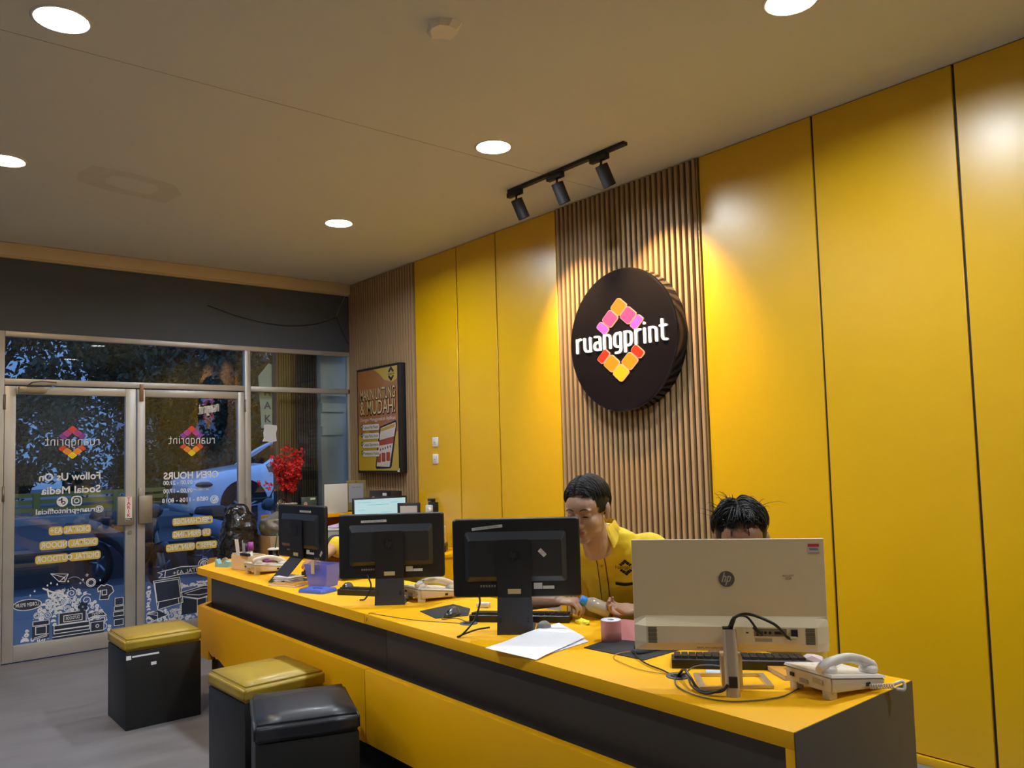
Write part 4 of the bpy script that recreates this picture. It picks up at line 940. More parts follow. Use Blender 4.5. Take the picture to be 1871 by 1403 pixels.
    box('vent_slot', BLKM, bx1-.030, bx1-.026, -.024, -.018, zc-.03, zc+.06, parent=t)
    for s in stick:
        kind, x, z, a_ = s
        fs_ = Frame((x, -.031 if abs(x) < .19 and z < bz1-.03 else -.0146, z), (math.cos(a_), 0, math.sin(a_)), (-math.sin(a_), 0, math.cos(a_)))
        if kind == 'strip':
            bm = bmesh.new(); poly(bm, fs_, rr_pts(.125, .0115, .001, 1), .0004); k_ = finish(bm, 'sticker', mat('label_white', (.55, .55, .52), .5), t)
            text('lettering', 'AA/PL.API/1/0003/12/026', .009, PAPB, fs_, 0, 0, k_, d=.001, wid=.095)
        else:
            bm = bmesh.new(); poly(bm, fs_, rr_pts(.034, .017, .001, 1), .0006); k_ = finish(bm, 'sticker', mat('label_white', (.55, .55, .52), .5), t)
            text('lettering', 'ACCEPT', .009, REDM, fs_, 0, .003, k_, d=.001, wid=.026); text('lettering', '2024', .007, REDM, fs_, 0, -.004, k_, d=.001)
    return t
m3 = aio('monitor', 'black all-in-one computer seen from behind, next to the seated man\'s face', (-2.523, 2.09, TZ), math.radians(46.1), stick=(('strip', -.115, .297+.122, .10), ('acc', .106, .297+.02, -.8)))
m2 = aio('monitor', 'black all-in-one computer seen from behind, below the lit white screen', (-3.455, 2.07, TZ), math.radians(51.4), zc=.279, stick=(('strip', -.085, .279+.122, .02),))
m1 = aio('monitor', 'black all-in-one computer at the far end of the counter, turned edgewise', (-4.53, 2.10, TZ), math.radians(6), lean=.13, zc=.282, stick=(('strip', .06, .282+.122, .0), ('acc', .225, .282-.115, .9)), off=0)
# cables of the near black ones
wire('power_cable', BLK, [(-.155, -.016, .155), (-.15, -.03, .12), (-.17, -.06, .06), (-.215, -.09, .012), (-.235, -.095, .004)], .004, m3)
wire('power_cable', BLK, [(-.11, -.05, .03), (-.16, -.07, .026), (-.21, -.085, .012), (-.235, -.09, .003)], .0035, m3)
wire('power_cable', BLK, [(-.12, -.02, .145), (-.10, -.035, .09), (-.13, -.02, .03), (-.16, .0, .02)], .004, m2)
# ---- big pale all-in-one
WM = mat('pale_gold_plastic', (.78, .62, .36), .42, var=.03, scale=40, bump=.02, bscale=250); WM2 = mat('pale_silver_chin', (.82, .68, .44), .42, var=.03)
bw_ = thing('monitor', 'large pale cream all-in-one computer seen from behind with round logo', 'monitor', (-1.485, 2.052, TZ), math.radians(40.2))
W5, H5, zc5 = .563, .331, .274
lo = zc5-H5/2; hi = zc5+H5/2; zb = lo+.098
bm = bmesh.new(); B(bm, -W5/2, W5/2, -.007, .007, zb-.02, hi, .002); finish(bm, 'panel', WM, bw_)
box('display', mat('screen_dark', (.01, .012, .015), .1), -W5/2+.006, W5/2-.006, .007, .0085, lo+.02, hi-.006, parent=bw_)
box('top_bead', mat('bead_light', (.75, .66, .50), .4), -W5/2, W5/2, -.0072, .0072, hi-.0022, hi+.0005, parent=bw_)
bm = bmesh.new()  # lower housing, wedge profile
pf_ = [(.007, lo), (-.020, lo+.004), (-.036, lo+.030), (-.036, lo+.078), (-.010, zb+.002), (-.007, zb+.006), (.007, zb+.006)]
L_ = [bm.verts.new((-W5/2, y*(1.0 if y > -.008 else .35), z)) for y, z in pf_]; A2 = [bm.verts.new((-W5/2+.036, y, z)) for y, z in pf_]; B2 = [bm.verts.new((W5/2-.036, y, z)) for y, z in pf_]; R_ = [bm.verts.new((W5/2, y*(1.0 if y > -.008 else .35), z)) for y, z in pf_]
for P_, Q_ in ((L_, A2), (A2, B2), (B2, R_)):
    for i in range(len(pf_)):
        j = (i+1) % len(pf_); bm.faces.new((P_[i], P_[j], Q_[j], Q_[i]))
bm.faces.new(L_); bm.faces.new(R_[::-1])
lowh = finish(bm, 'lower_housing', WM2, bw_)
f7 = Frame((0, -.0075, 0), (1, 0, 0), (0, 0, 1)); f8 = Frame((0, -.0362, 0), (1, 0, 0), (0, 0, 1))
hp_logo(bw_, f7, -.002, hi-.117, .0235, mat('logo_bronze', (.13, .11, .085), .35), mat('logo_cream', (.55, .47, .35), .4))
for x0 in (-.240, .213):
    bm = bmesh.new()
    for i in range(17): B(bm, x0, x0+.026, -.0368, -.0355, lo+.029+.0028*i, lo+.0304+.0028*i)
    finish(bm, 'vent', mat('vent_dark', (.02, .018, .015), .6), lowh)
box('port_bay', mat('port_recess', (.22, .18, .12), .5), .068, .160, -.0368, -.0355, lo+.052, lo+.074, parent=lowh)
bm = bmesh.new(); 
for x in (.100, .113): cyl(bm, (x, -.0375, lo+.062), (x, -.0355, lo+.062), .0042, n=12)
B(bm, .126, .150, -.0376, -.0355, lo+.058, lo+.066); B(bm, .045, .052, -.0370, -.0355, lo+.060, lo+.063); B(bm, .074, .092, -.0376, -.0355, lo+.053, lo+.066)
finish(bm, 'port', mat('port_black', (.006, .006, .007), .5), lowh)['kind'] = 'stuff'
box('power_socket', BLK, .172, .190, -.042, -.0355, lo+.052, lo+.072, parent=lowh)
box('label', mat('label_tan', (.38, .31, .20), .5), .070, .118, -.0366, -.0358, lo+.036, lo+.046, parent=lowh)
text('lettering', 'AA/PL.API/1/0003/12/026', .010, mat('print_brown', (.10, .06, .03), .6), Frame((0, -.0285, 0), (1, 0, 0), (0, .5, .87)), -.055, 0, lowh, d=.001, wid=.085).location.z = lo+.014
def stick5(x, z, lines, fr_, m_, sz=.010, par=bw_):
    for i, s_ in enumerate(lines): text('lettering', s_, sz, m_, fr_, x, z-i*sz*.9, par, off=.01, d=.001)
stick5(.176, hi-.108, ('ACCEPT', '2024'), f7, mat('faded_red', (.35, .14, .08), .6), .009)
e_ = box('name_sticker', mat('label_white', (.55, .55, .52), .5), .236, .268, -.0078, -.007, hi-.042, hi-.014, parent=bw_); box('sticker_band', REDM, .236, .268, -.0082, -.0077, hi-.023, hi-.014, parent=e_); box('sticker_band', REDM, .238, .268, -.0082, -.0077, hi-.0415, hi-.040, parent=e_)
text('lettering', 'WANDA', .009, PAPB, f7, .252, hi-.030, e_, off=.03, d=.0012, wid=.025)
box('sticker', mat('label_tan', (.38, .31, .20), .5), -.276, -.252, -.0135, -.0128, lo+.030, lo+.050, parent=bw_)
text('lettering', 'ACCEPT', .007, mat('faded_red', (.35, .14, .08), .6), Frame((-.264, -.014, 0), (1, 0, 0), (0, 0, 1)), 0, lo+.043, bw_, d=.001)
# stand of the pale one (world aligned through the same empty)
SV = mat('satin_silver', (.62, .55, .43), .3, metal=.7)
def loc5(x, y, z): return Matrix.Rotation(-math.radians(40.2), 3, 'Z') @ Vector((x+1.485, y-2.052, z-TZ))
pb = loc5(-1.432, 1.985, TZ); pt = loc5(-1.452, 2.006, 1.016)
bm = bmesh.new(); 
for (cc, z) in ((pb, 0), (pt, pt.z)): pass
prism(bm, rr_pts(.040, .030, .012, 4), lambda a, b: (pb.x+a, pb.y+b, .0), lambda a, b: (pt.x+a, pt.y+b, pt.z)); sp_ = finish(bm, 'stand_post', SV, bw_, smooth=False)
box('cable_slot', BLKM, pb.x-.012, pb.x+.012, pb.y-.0185, pb.y-.010, .028, .058, parent=sp_)
box('post_cap', BLKM, pt.x-.019, pt.x+.004, pt.y-.012, pt.y+.012, pt.z, pt.z+.004, parent=sp_)
c4 = [loc5(-1.644, 2.075, TZ), loc5(-1.535, 1.965, TZ), loc5(-1.392, 2.130, TZ), loc5(-1.490, 2.225, TZ)]
bm = bmesh.new(); cen = sum(c4, Vector())/4
for i in range(4):
    a, b = c4[i], c4[(i+1) % 4]; ai = cen+(a-cen)*.84; bi = cen+(b-cen)*.84
    prism(bm, [0, 1, 2, 3] and [(a.x, a.y), (b.x, b.y), (bi.x, bi.y), (ai.x, ai.y)], lambda p, q: (p, q, 0), lambda p, q: (p, q, .009))
finish(bm, 'stand_loop', SV, bw_)
box('tilt_arm', SV, -.03, .03, -.036, .03, .01, .10, parent=bw_)
wire('power_cable', BLK, [(pt.x, pt.y, pt.z-.01), (pt.x+.012, pt.y-.01, pt.z+.03), (.05, -.075, pt.z+.046), (.12, -.07, pt.z+.018), (.155, -.06, lo+.058), (.17, -.05, lo+.048)], .0045, bw_)
wire('power_cable', BLK, [(pt.x, pt.y, pt.z-.01), (pt.x+.012, pt.y-.005, pt.z+.03), (.045, -.06, pt.z+.036), (.075, -.055, lo+.075), (.088, -.048, lo+.058)], .0035, bw_)
bm = bmesh.new(); tube(bm, [(.066, -.056, lo+.082), (.088, -.047, lo+.058)], [.0055, .006], 8, 1); tube(bm, [(pt.x+.002, pt.y, pt.z+.0), (pt.x+.016, pt.y-.008, pt.z+.034)], [.008, .006], 8, 1); finish(bm, 'plug', BLK, bw_)
bm = bmesh.new(); tube(bm, [(.155, -.055, lo+.052), (.185, -.05, lo+.050)], .005, 8, 1); finish(bm, 'cable_tie', mat('label_cream', (.46, .38, .20), .5), bw_)
# cables on the desk near it
def dcable(nm, m, pts, r, lab): tag(wire(nm, m, pts, r), lab, 'cable')
dcable('cable', BLK, [(-1.435, 1.965, .865), (-1.455, 1.955, .845), (-1.52, 1.945, .838), (-1.57, 1.965, .862), (-1.62, 2.0, .868), (-1.665, 2.03, .838), (-1.675, 2.035, .82)], .0045, 'thick black cable curving from the silver stand to the desk hole')
dcable('cable', BLK, [(-1.44, 1.962, .855), (-1.49, 1.935, .836), (-1.55, 1.945, .845), (-1.60, 1.99, .86), (-1.66, 2.03, .835), (-1.67, 2.04, .82)], .0035, 'second black cable lying below the thick one by the silver stand')
dcable('cable', mat('grey_cable', (.10, .09, .08), .5), [(-1.672, 2.03, .82), (-1.655, 2.00, .836), (-1.60, 1.94, .834), (-1.50, 1.905, .834), (-1.40, 1.93, .834), (-1.33, 2.05, .834), (-1.335, 2.17, .834)], .0022, 'thin grey cable looping across the desk front towards the telephone')
dcable('cable', BLK, [(-1.962, 2.15, .845), (-1.90, 2.10, .838), (-1.82, 2.06, .836), (-1.74, 2.04, .836), (-1.68, 2.03, .828)], .0028, 'black mouse cable running to the desk hole by the cream computer')
dcable('cable', mat('grey_cable', (.10, .09, .08), .5), [(-1.67, 2.05, .825), (-1.66, 2.10, .85), (-1.62, 2.16, .85), (-1.56, 2.20, .835)], .0022, 'thin cable arching behind the desk hole to the near keyboard')
dcable('cable', mat('yellowish_wire', (.45, .28, .03), .5), [(-1.965, 2.14, .84), (-1.99, 2.09, .834), (-1.95, 2.04, .834), (-1.86, 2.01, .834), (-1.78, 2.00, .834), (-1.70, 2.02, .834)], .0016, 'thin yellowish wire looping on the desk beside the near mouse pad')
dcable('cable', mat('grey_cable', (.10, .09, .08), .5), [(-2.965, 2.03, .838), (-2.94, 2.01, .834), (-2.86, 2.03, .845), (-2.80, 2.045, .834)], .002, 'thin mouse wire by the middle desk hole')
dcable('cable', mat('grey_cable', (.10, .09, .08), .5), [(-2.80, 2.03, .832), (-3.0, 1.93, .832), (-3.15, 1.89, .832), (-3.26, 1.87, .832), (-3.30, 1.85, .833), (-3.305, 1.838, .80)], .0015, 'thin wire lying along the counter front edge near the worktop seam')
def grommet(x, y, lab):
    t = thing('cable_grommet', lab, 'grommet', (x, y, TZ))
    bm = bmesh.new(); lathe(bm, [(.024, .0012), (.034, .0045), (.038, .003), (.0385, 0)], 28); finish(bm, 'ring', mat('grommet_grey', (.10, .10, .11), .4), t)
    bm = bmesh.new(); lathe(bm, [(0, .001), (.026, .001), (.026, .0014)], 24); finish(bm, 'hole', mat('hole_black', (.003, .003, .003), .9), t)
grommet(-1.672, 2.035, 'round desk cable hole beside the silver stand of the cream computer')
grommet(-2.800, 2.045, 'round desk cable hole in front of the middle black computer')
# ---- keyboards, mice, pads
def keyboard(lab, loc, rz, L=.43, D_=.135, nk=(17, 5), lift=.018):
    t = thing('keyboard', lab, 'keyboard', loc, rz)
    bm = bmesh.new()
    pr2 = [(-D_/2, 0), (D_/2, 0), (D_/2, .020+lift*.4), (D_/2-.01, .024+lift*.4), (-D_/2+.008, .014), (-D_/2, .010)]
    a = [bm.verts.new((-L/2, y, z)) for y, z in pr2]; b = [bm.verts.new((L/2, y, z)) for y, z in pr2]; n = len(pr2)
    bm.faces.new(a); bm.faces.new(b[::-1])
    for i in range(n): bm.faces.new((a[i], a[(i+1) % n], b[(i+1) % n], b[i]))
    finish(bm, 'case', BLK, t)
    km = bpy.data.meshes.new('key'); bm = bmesh.new(); cw_ = L/(nk[0]+.6)*.44; B(bm, -cw_, cw_, -.0085, .0085, 0, .009); bm.to_mesh(km); bm.free(); km.materials.append(mat('key_black', (.022, .022, .024), .45))
    for i in range(nk[0]):
        for j in range(nk[1]):
            y = -D_/2+.02+j*(D_-.036)/(nk[1]-1); z = .014+(y+D_/2)/D_*(.010+lift*.4)
            new_obj('key', km, t, (-L/2+L/(nk[0]+.6)*(i+.8), y, z), (math.atan2(.010+lift*.4, D_), 0, 0))
    return t
# users sit at +y, so keyboards face +y (rotated half a turn)
keyboard('black keyboard under the cream computer, its back edge towards the camera', (-1.625, 2.285, TZ), math.radians(40+180), nk=(17, 5))
keyboard('black keyboard behind the stand of the middle black computer', (-2.70, 2.255, TZ), math.radians(40+180), nk=(17, 5))
keyboard('black keyboard beside the mouse under the second computer from the left', (-3.76, 2.14, TZ), math.radians(30+180), nk=(12, 4), L=.36)
keyboard('black keyboard in front of the crouched person, right of the blue box', (-4.50, 2.27, TZ), math.radians(200), nk=(12, 4), L=.36)
def pad(lab, pts):
    o = plate('mouse_pad', mat('pad_black', (.022, .022, .024), .8, bump=.05, bscale=400), pts, lambda a, b: (a, b, TZ+.0002), lambda a, b: (a, b, TZ+.003)); tag(o, lab, 'mouse pad')
pad('black mouse pad under the hand beside the pink roll', [(-2.145, 2.085), (-1.875, 2.105), (-1.88, 2.35), (-2.195, 2.40)])
pad('black mouse pad under the dark mouse at the counter middle', [(-3.176, 2.045), (-2.987, 2.005), (-2.93, 2.14), (-3.05, 2.24), (-3.20, 2.25)])
def mouse(lab, loc, rz, m):
    t = thing('mouse', lab, 'mouse', loc, rz)
    bm = bmesh.new(); bmesh.ops.create_uvsphere(bm, u_segments=20, v_segments=12, radius=1)
    for v in bm.verts:
        x, y, z = v.co; v.co = (x*.031*(1-.12*y), y*.055, max(z, -.05)*.034*(1-.25*y)+.002)
        if v.co.z < .0: v.co.z = 0
    for f in bm.faces: f.smooth = True
    finish(bm, 'shell', m, t)
    box('wheel', BLKM, -.003, .003, .025, .042, .020, .029, bev=.001, parent=t); box('button_seam', BLKM, -.0006, .0006, .01, .05, .016, .0275, parent=t)
GM = mat('mouse_grey', (.045, .055, .075), .28, coat=.4)
mouse('dark glossy mouse on the mouse pad at the counter middle', (-2.985, 2.09, TZ+.003), math.radians(-150), GM)
mouse('dark mouse beside the blue lid', (-4.0, 2.11, TZ), math.radians(-140), GM)
mouse('grey mouse under the hand beside the cream computer', (-1.955, 2.19, TZ+.003), math.radians(185), mat('mouse_blue_grey', (.07, .085, .11), .4))
mouse('pale mouse half hidden behind the middle monitor stand', (-2.48, 2.19, TZ), math.radians(40), mat('mouse_pale', (.30, .31, .34), .3))

# ---- telephones
IV = mat('ivory_plastic', (.60, .52, .38), .42, var=.06, scale=18); IVL = mat('ivory_light', (.70, .66, .60), .38)
def phone(lab, loc, rz, tint=IV, hs=IVL, curl=True):
    t = thing('telephone', lab, 'telephone', loc, rz)
    hx_, hy_ = .085, .11
    bm = bmesh.new(); n = 2
    pts = [(-hx_, -hy_, .020, .066), (hx_, -hy_, .020, .066), (hx_, hy_, .006, .034), (-hx_, hy_, .006, .034)]
    lo_ = [bm.verts.new((x*.95, y*.96, z0)) for x, y, z0, z1 in pts]; mid = [bm.verts.new((x*1.02, y, z0+(z1-z0)*.55)) for x, y, z0, z1 in pts]; hi_ = [bm.verts.new((x, y, z1)) for x, y, z0, z1 in pts]
    bm.faces.new(lo_[::-1]); bm.faces.new(hi_)
    for A_, B_ in ((lo_, mid), (mid, hi_)):
        for i in range(4): bm.faces.new((A_[i], A_[(i+1) % 4], B_[(i+1) % 4], B_[i]))
    bmesh.ops.bevel(bm, geom=[e for e in bm.edges], offset=.004, segments=2, affect='EDGES')
    finish(bm, 'body', tint, t, smooth=True, auto=35)
    bm = bmesh.new()
    a = [bm.verts.new((x*1.04, y*1.02, z1+.000)) for x, y, z0, z1 in pts]; b = [bm.verts.new((x*1.0, y*.99, z1+.007)) for x, y, z0, z1 in pts]
    bm.faces.new(a[::-1]); bm.faces.new(b)
    for i in range(4): bm.faces.new((a[i], a[(i+1) % 4], b[(i+1) % 4], b[i]))
    finish(bm, 'top_cover', hs, t)
    for x in (-.06, .06):
        box('foot', tint, x-.014, x+.014, -hy_+.004, -hy_+.034, 0, .034, bev=.003, parent=t)
        box('foot', tint, x-.010, x+.010, hy_-.03, hy_-.01, 0, .016, bev=.002, parent=t)
    box('label', mat('label_cream', (.46, .38, .20), .5), .02, .055, -hy_-.0035, -hy_-.001, .040, .052, parent=t); box('jack', BLKM, -.065, -.05, -hy_-.003, -hy_-.0005, .040, .050, parent=t); box('jack', BLKM, hx_-.001, hx_+.003, .03, .045, .022, .032, parent=t)
    box('recess', mat('phone_recess', (.34, .29, .20), .5), -.03, .0, -hy_-.002, -hy_+.01, .030, .040, parent=t)
    km = bpy.data.meshes.new('key'); bm = bmesh.new(); B(bm, -.006, .006, -.005, .005, 0, .004); bm.to_mesh(km); bm.free(); km.materials.append(mat('phone_key', (.30, .28, .24), .5))
    for i in range(3):
        for j in range(4): new_obj('key', km, t, (-.06+.019*i, -.055+.03*j, .066-.032*(.055+.03*j)/.22+.003), (math.radians(-8), 0, 0))
    # handset along the right side
    bm = bmesh.new()
    tube(bm, [(.047, -.115, .080), (.047, -.095, .086), (.047, -.055, .096), (.047, 0, .098), (.047, .055, .084), (.047, .095, .062), (.047, .112, .052)], [.014, .021, .018, .016, .017, .021, .014], 14, 5, flat=.78)
    ell(bm, (.047, -.082, .076), (.026, .030, .018)); ell(bm, (.047, .088, .054), (.026, .028, .018))
    finish(bm, 'handset', hs, t)
    if curl:
        pts = [(hx_+.002, .038, .026)]+[(hx_+.008+.0005*i, .045+.0022*i, .024+.0) for i in range(3)]
        bm = bmesh.new(); P_ = []
        for i in range(60): P_.append((hx_+.004+.00055*i, .04+.0011*i+.007*math.cos(i*1.05), .020+.007*math.sin(i*1.05)))
        tube(bm, P_, .0016, 5, 1); tube(bm, [(hx_+.03, .11, .022), (hx_+.045, .13, .030), (hx_+.05, .125, .010), (hx_+.036, .11, .010)], .005, 8, 5); finish(bm, 'coil_cord', hs, t)
    return t
phone('ivory desk telephone at the near end of the counter', (-1.270, 2.258, TZ), math.radians(-12))
phone('ivory desk telephone between the two middle black computers', (-3.42, 2.27, TZ), math.radians(-2), curl=False)
phone('ivory desk telephone at the far end beside the cream organiser', (-5.0, 2.07, TZ), math.radians(4), curl=False)
tag(box('ink_pad', mat('purple_plastic', (.20, .03, .16), .4), -.028, .028, -.02, .02, 0, .014, bev=.003, loc=(-4.93, 2.05, TZ+.072), rot=(0, 0, .2)), 'small purple and white pad on the far telephone', 'ink pad')

# ---- far end stationery
td = thing('tape_dispenser', 'small light blue tape dispenser at the far corner of the counter', 'tape dispenser', (-5.50, 1.975, TZ), math.radians(25))
LBm = mat('light_blue_plastic', (.25, .52, .62), .4)
bm = bmesh.new(); prism(bm, [(-.055, 0), (.06, 0), (.06, .035), (.035, .045), (0, .022), (-.025, .020), (-.045, .052), (-.055, .05)], lambda a, b: (a, -.018, b), lambda a, b: (a, .018, b)); finish(bm, 'body', LBm, td)
bm = bmesh.new(); cyl(bm, (.018, -.010, .040), (.018, .010, .040), .022, n=20); finish(bm, 'tape_roll', mat('tape_tan', (.40, .30, .22), .4), td)
og = thing('organiser_box', 'cream open desk organiser box with cards and pens, far end of the counter', 'organiser', (-5.255, 2.055, TZ), math.radians(10))
OC = mat('organiser_cream', (.76, .60, .38), .55)
box('wall', OC, -.10, .10, -.065, -.060, 0, .095, parent=og); box('wall', OC, -.10, .10, .060, .065, 0, .095, parent=og); box('wall', OC, -.10, -.095, -.06, .06, 0, .105, parent=og); box('wall', OC, .095, .10, -.06, .06, 0, .095, parent=og); box('base', OC, -.10, .10, -.065, .065, 0, .004, parent=og)
tag(box('card', PAP, -.02, .02, -.001, .001, 0, .19, loc=(-5.32, 2.02, TZ+.006), rot=(.12, 0, .2)), 'tall white card standing at the left of the cream organiser', 'card')
tag(box('card', mat('card_grey', (.45, .44, .5), .5), -.018, .018, -.001, .001, 0, .165, loc=(-5.29, 2.05, TZ+.006), rot=(.2, .1, .5)), 'grey card leaning behind the white card in the organiser', 'card')
def pen(x, y, col, lab, h=.15, r=.011):
    t = thing('marker_pen', lab, 'marker', (x, y, TZ+.005)); bm = bmesh.new(); cyl(bm, (0, 0, 0), (0, 0, h*.7), r*.7, n=12); finish(bm, 'barrel', WHT, t); bm = bmesh.new(); cyl(bm, (0, 0, h*.7), (0, 0, h), r, r*.9, n=14); finish(bm, 'cap', mat(lab[:12], col, .35), t)
pen(-5.245, 2.04, (.05, .01, .08), 'dark purple capped marker in the organiser', .16); pen(-5.19, 2.045, (.32, .05, .30), 'bright purple capped marker in the organiser', .175, .019)
tag(box('phone_case', BLK, -.05, .05, -.012, .012, 0, .02, bev=.006, loc=(-5.17, 2.00, TZ+.095), rot=(0, 0, .15)), 'black flat device lying on the front rim of the organiser', 'device')
dc = thing('drink_cup', 'clear lidded drink cup with dark green straw beside the organiser', 'cup', (-5.23, 2.22, TZ))
bm = bmesh.new(); lathe(bm, [(0, .002), (.028, .002), (.040, .115), (.038, .115), (.027, .005), (0, .005)], 24); finish(bm, 'cup', CLR, dc)
bm = bmesh.new(); lathe(bm, [(0, .124), (.030, .124), (.042, .118), (.042, .112), (.040, .112)], 24); finish(bm, 'lid', mat('cloudy_lid', (.62, .64, .62), .3), dc)
bm = bmesh.new(); lathe(bm, [(0, .004), (.027, .004), (.032, .06), (0, .06)], 20); finish(bm, 'drink', mat('pale_drink', (.35, .40, .33), .3), dc)
bm = bmesh.new(); cyl(bm, (-.01, 0, .02), (.035, .01, .225), .0045, n=8); finish(bm, 'straw', mat('dark_green', (.01, .06, .02), .4), dc)
# loose papers stack, cable pouch, notebook, boxes
t = thing('paper_stack', 'small untidy stack of folded white papers beside the far monitor stand', 'papers', (-4.48, 1.99, TZ), math.radians(20)); random.seed(2)
for i in range(9): box('sheet', PAP, -.07+random.uniform(-.01, .01), .065+random.uniform(-.01, .01), -.05, .05+random.uniform(-.01, .01), .0045*i, .0045*i+.0028, parent=t, rot=(0, 0, random.uniform(-.12, .12)))
t = thing('cable_bundle', 'tangle of black cables and pouch under the far monitor', 'cables', (-4.40, 2.20, TZ)); random.seed(14)
for i in range(4):
    tube_pts = [(random.uniform(-.09, .09), random.uniform(-.04, .04), .012+random.uniform(0, .05)) for _ in range(7)]; wire('cable', BLK, tube_pts, .006, t)
finish(blob(ringset([(0, .06, .035, 0, 0), (.03, .07, .04, 0, 0), (.05, .04, .02, 0, 0)], 6), 20, amp=.006, sc=30), 'pouch', mat('pouch_black', (.012, .012, .012), .3), t)
t = thing('notebook', 'orange brown covered notebook with handwriting left of the blue box', 'notebook', (-4.40, 1.955, TZ), math.radians(22))
box('pages', PAP, -.098, .098, -.058, .058, .002, .011, parent=t); box('cover', mat('orange_cover', (.55, .25, .03), .45), -.10, .10, -.06, .06, .011, .013, bev=.001, parent=t); box('cover', mat('orange_cover', (.55, .25, .03), .45), -.10, .10, -.06, .06, 0, .002, parent=t)
bm = bmesh.new(); fN = Frame((0, 0, .0132), (1, 0, 0), (0, 1, 0)); random.seed(1)
for q in range(3): stroke(bm, fN, [(-.07+.010*i, .03-.03*q+random.uniform(-.012, .012)) for i in range(15-2*q)], .0022)
finish(bm, 'scribble', mat('label_cream', (.46, .38, .20), .5), t)
bx = thing('plastic_tub', 'translucent blue violet plastic tub with a paper tag on its rim', 'tub', (-4.215, 2.075, TZ), math.radians(24))
BP = mat('blue_translucent', (.16, .20, .72), .25, alpha=.55, coat=.3)
h0, h1, hh = .062, .080, .125; T_ = .003
bm = bmesh.new()
def fr4(h, z, k=0): return [(sx*(h-k), sy*(h*.8-k), z) for sx, sy in ((-1, -1), (1, -1), (1, 1), (-1, 1))]
o0 = [bm.verts.new(p) for p in fr4(h0, 0)]; o1 = [bm.verts.new(p) for p in fr4(h1, hh)]; i1 = [bm.verts.new(p) for p in fr4(h1, hh, T_)]; i0 = [bm.verts.new(p) for p in fr4(h0, T_, T_)]
bm.faces.new(o0[::-1]); bm.faces.new(i0)
for A_, B_ in ((o0, o1), (o1, i1), (i1, i0)):
    for i in range(4): bm.faces.new((A_[i], A_[(i+1) % 4], B_[(i+1) % 4], B_[i]))
finish(bm, 'tub', BP, bx)
box('paper_tag', mat('tag_tan', (.55, .44, .30), .6), -.030, -.005, -.0665, -.065, .075, .150, parent=bx); box('tape', CLR, -.004, .03, -.067, -.0655, .10, .165, parent=bx)
ld = thing('tub_cover', 'blue plastic lid with an oval opening lying in front of the tub', 'lid', (-4.055, 1.965, TZ), math.radians(22))
BL = mat('blue_lid_plastic', (.07, .14, .62), .3, coat=.3)
bm = bmesh.new(); out_ = rr_pts(.18, .125, .018, 7); inn = [(.032*math.cos(2*PI*i/32+PI/32), .018*math.sin(2*PI*i/32+PI/32)) for i in range(32)]
for z, fl__ in ((.013, 0), (.018, 1)):
    pass
o1 = [bm.verts.new((x, y, .018)) for x, y in rr_pts(.17, .115, .016, 7)]; o0 = [bm.verts.new((x, y, .010)) for x, y in out_]; ob = [bm.verts.new((x, y, 0)) for x, y in out_]; ii = [bm.verts.new((x, y, .018)) for x, y in inn]; ib = [bm.verts.new((x, y, .012)) for x, y in inn]
n = 32
for A_, B_ in ((ob, o0), (o0, o1), (o1, ii), (ii, ib)):
    for i in range(n): bm.faces.new((A_[i], A_[(i+1) % n], B_[(i+1) % n], B_[i]))
bm.faces.new(ob[::-1]); finish(bm, 'lid', BL, ld)
box('slot', mat('slot_tan', (.30, .20, .12), .6), -.03, .03, -.016, .016, .0125, .0135, bev=.0, parent=ld)
ch3 = thing('plastic_chair', 'pale cream plastic chair whose back shows between the two middle computers', 'chair', (-3.52, 2.80, 0), math.radians(-8))
PCm = mat('pale_chair_plastic', (.55, .50, .42), .5)
plate('backrest', PCm, [(-.20, .46), (.22, .46), (.235, .80), (.22, .98), (.12, 1.05), (.02, 1.04), (-.12, .90), (-.20, .70)], lambda a, b: (a, .20+.10*(b-.46), b), lambda a, b: (a, .215+.10*(b-.46), b), ch3)
box('seat', PCm, -.21, .21, -.20, .22, .43, .455, bev=.01, parent=ch3)
for sx in (-1, 1):
    for sy in (-1, 1): box('leg', PCm, sx*.18-.018, sx*.18+.018, sy*.17-.018, sy*.17+.018, 0, .44, bev=.004, parent=ch3)
# small white adapter
tag(box('adapter', IVL, -.03, .03, -.02, .02, 0, .022, bev=.004, loc=(-3.04, 2.31, TZ), rot=(0, 0, .6)), 'small white plug adapter on the desk at the left edge of the middle computer', 'adapter')
# papers in front of the middle computer
def sheet(name, P4, lab, bend, z0, nx=10, ny=14, m=PAP):
    bm = bmesh.new(); G = []
    a, b, c, d = [Vector((*p, 0)) for p in P4]   # bl, br, tr, tl
    for j in range(ny+1):
        row = []
        for i in range(nx+1):
            u, v = i/nx, j/ny; p = (a*(1-u)+b*u)*(1-v)+(d*(1-u)+c*u)*v; p.z = z0+bend(u, v); row.append(bm.verts.new(p))
        G.append(row)
    for j in range(ny):
        for i in range(nx): bm.faces.new((G[j][i], G[j][i+1], G[j+1][i+1], G[j+1][i])).smooth = True
    o = finish(bm, name, m); tag(o, lab, 'paper'); return o
sheet('paper_sheet', [(-2.352, 1.790), (-2.135, 1.845), (-2.235, 2.18), (-2.50, 2.29)], 'large white sheet of paper curling over the counter front edge', lambda u, v: .004+.010*(1-u)*max(0, math.sin(v*3))+ .010*max(0, 1-v*4)*(1-u) - .004*max(0, 1-v*5)*u+.012*max(0, v-.75)*u, TZ+.0035)
sheet('paper_sheet', [(-2.33, 1.90), (-2.165, 1.915), (-2.20, 2.165), (-2.46, 2.27)], 'white sheet of paper lying under the large curling sheet', lambda u, v: 0.0008, TZ+.0016, 4, 4, m=PAP)
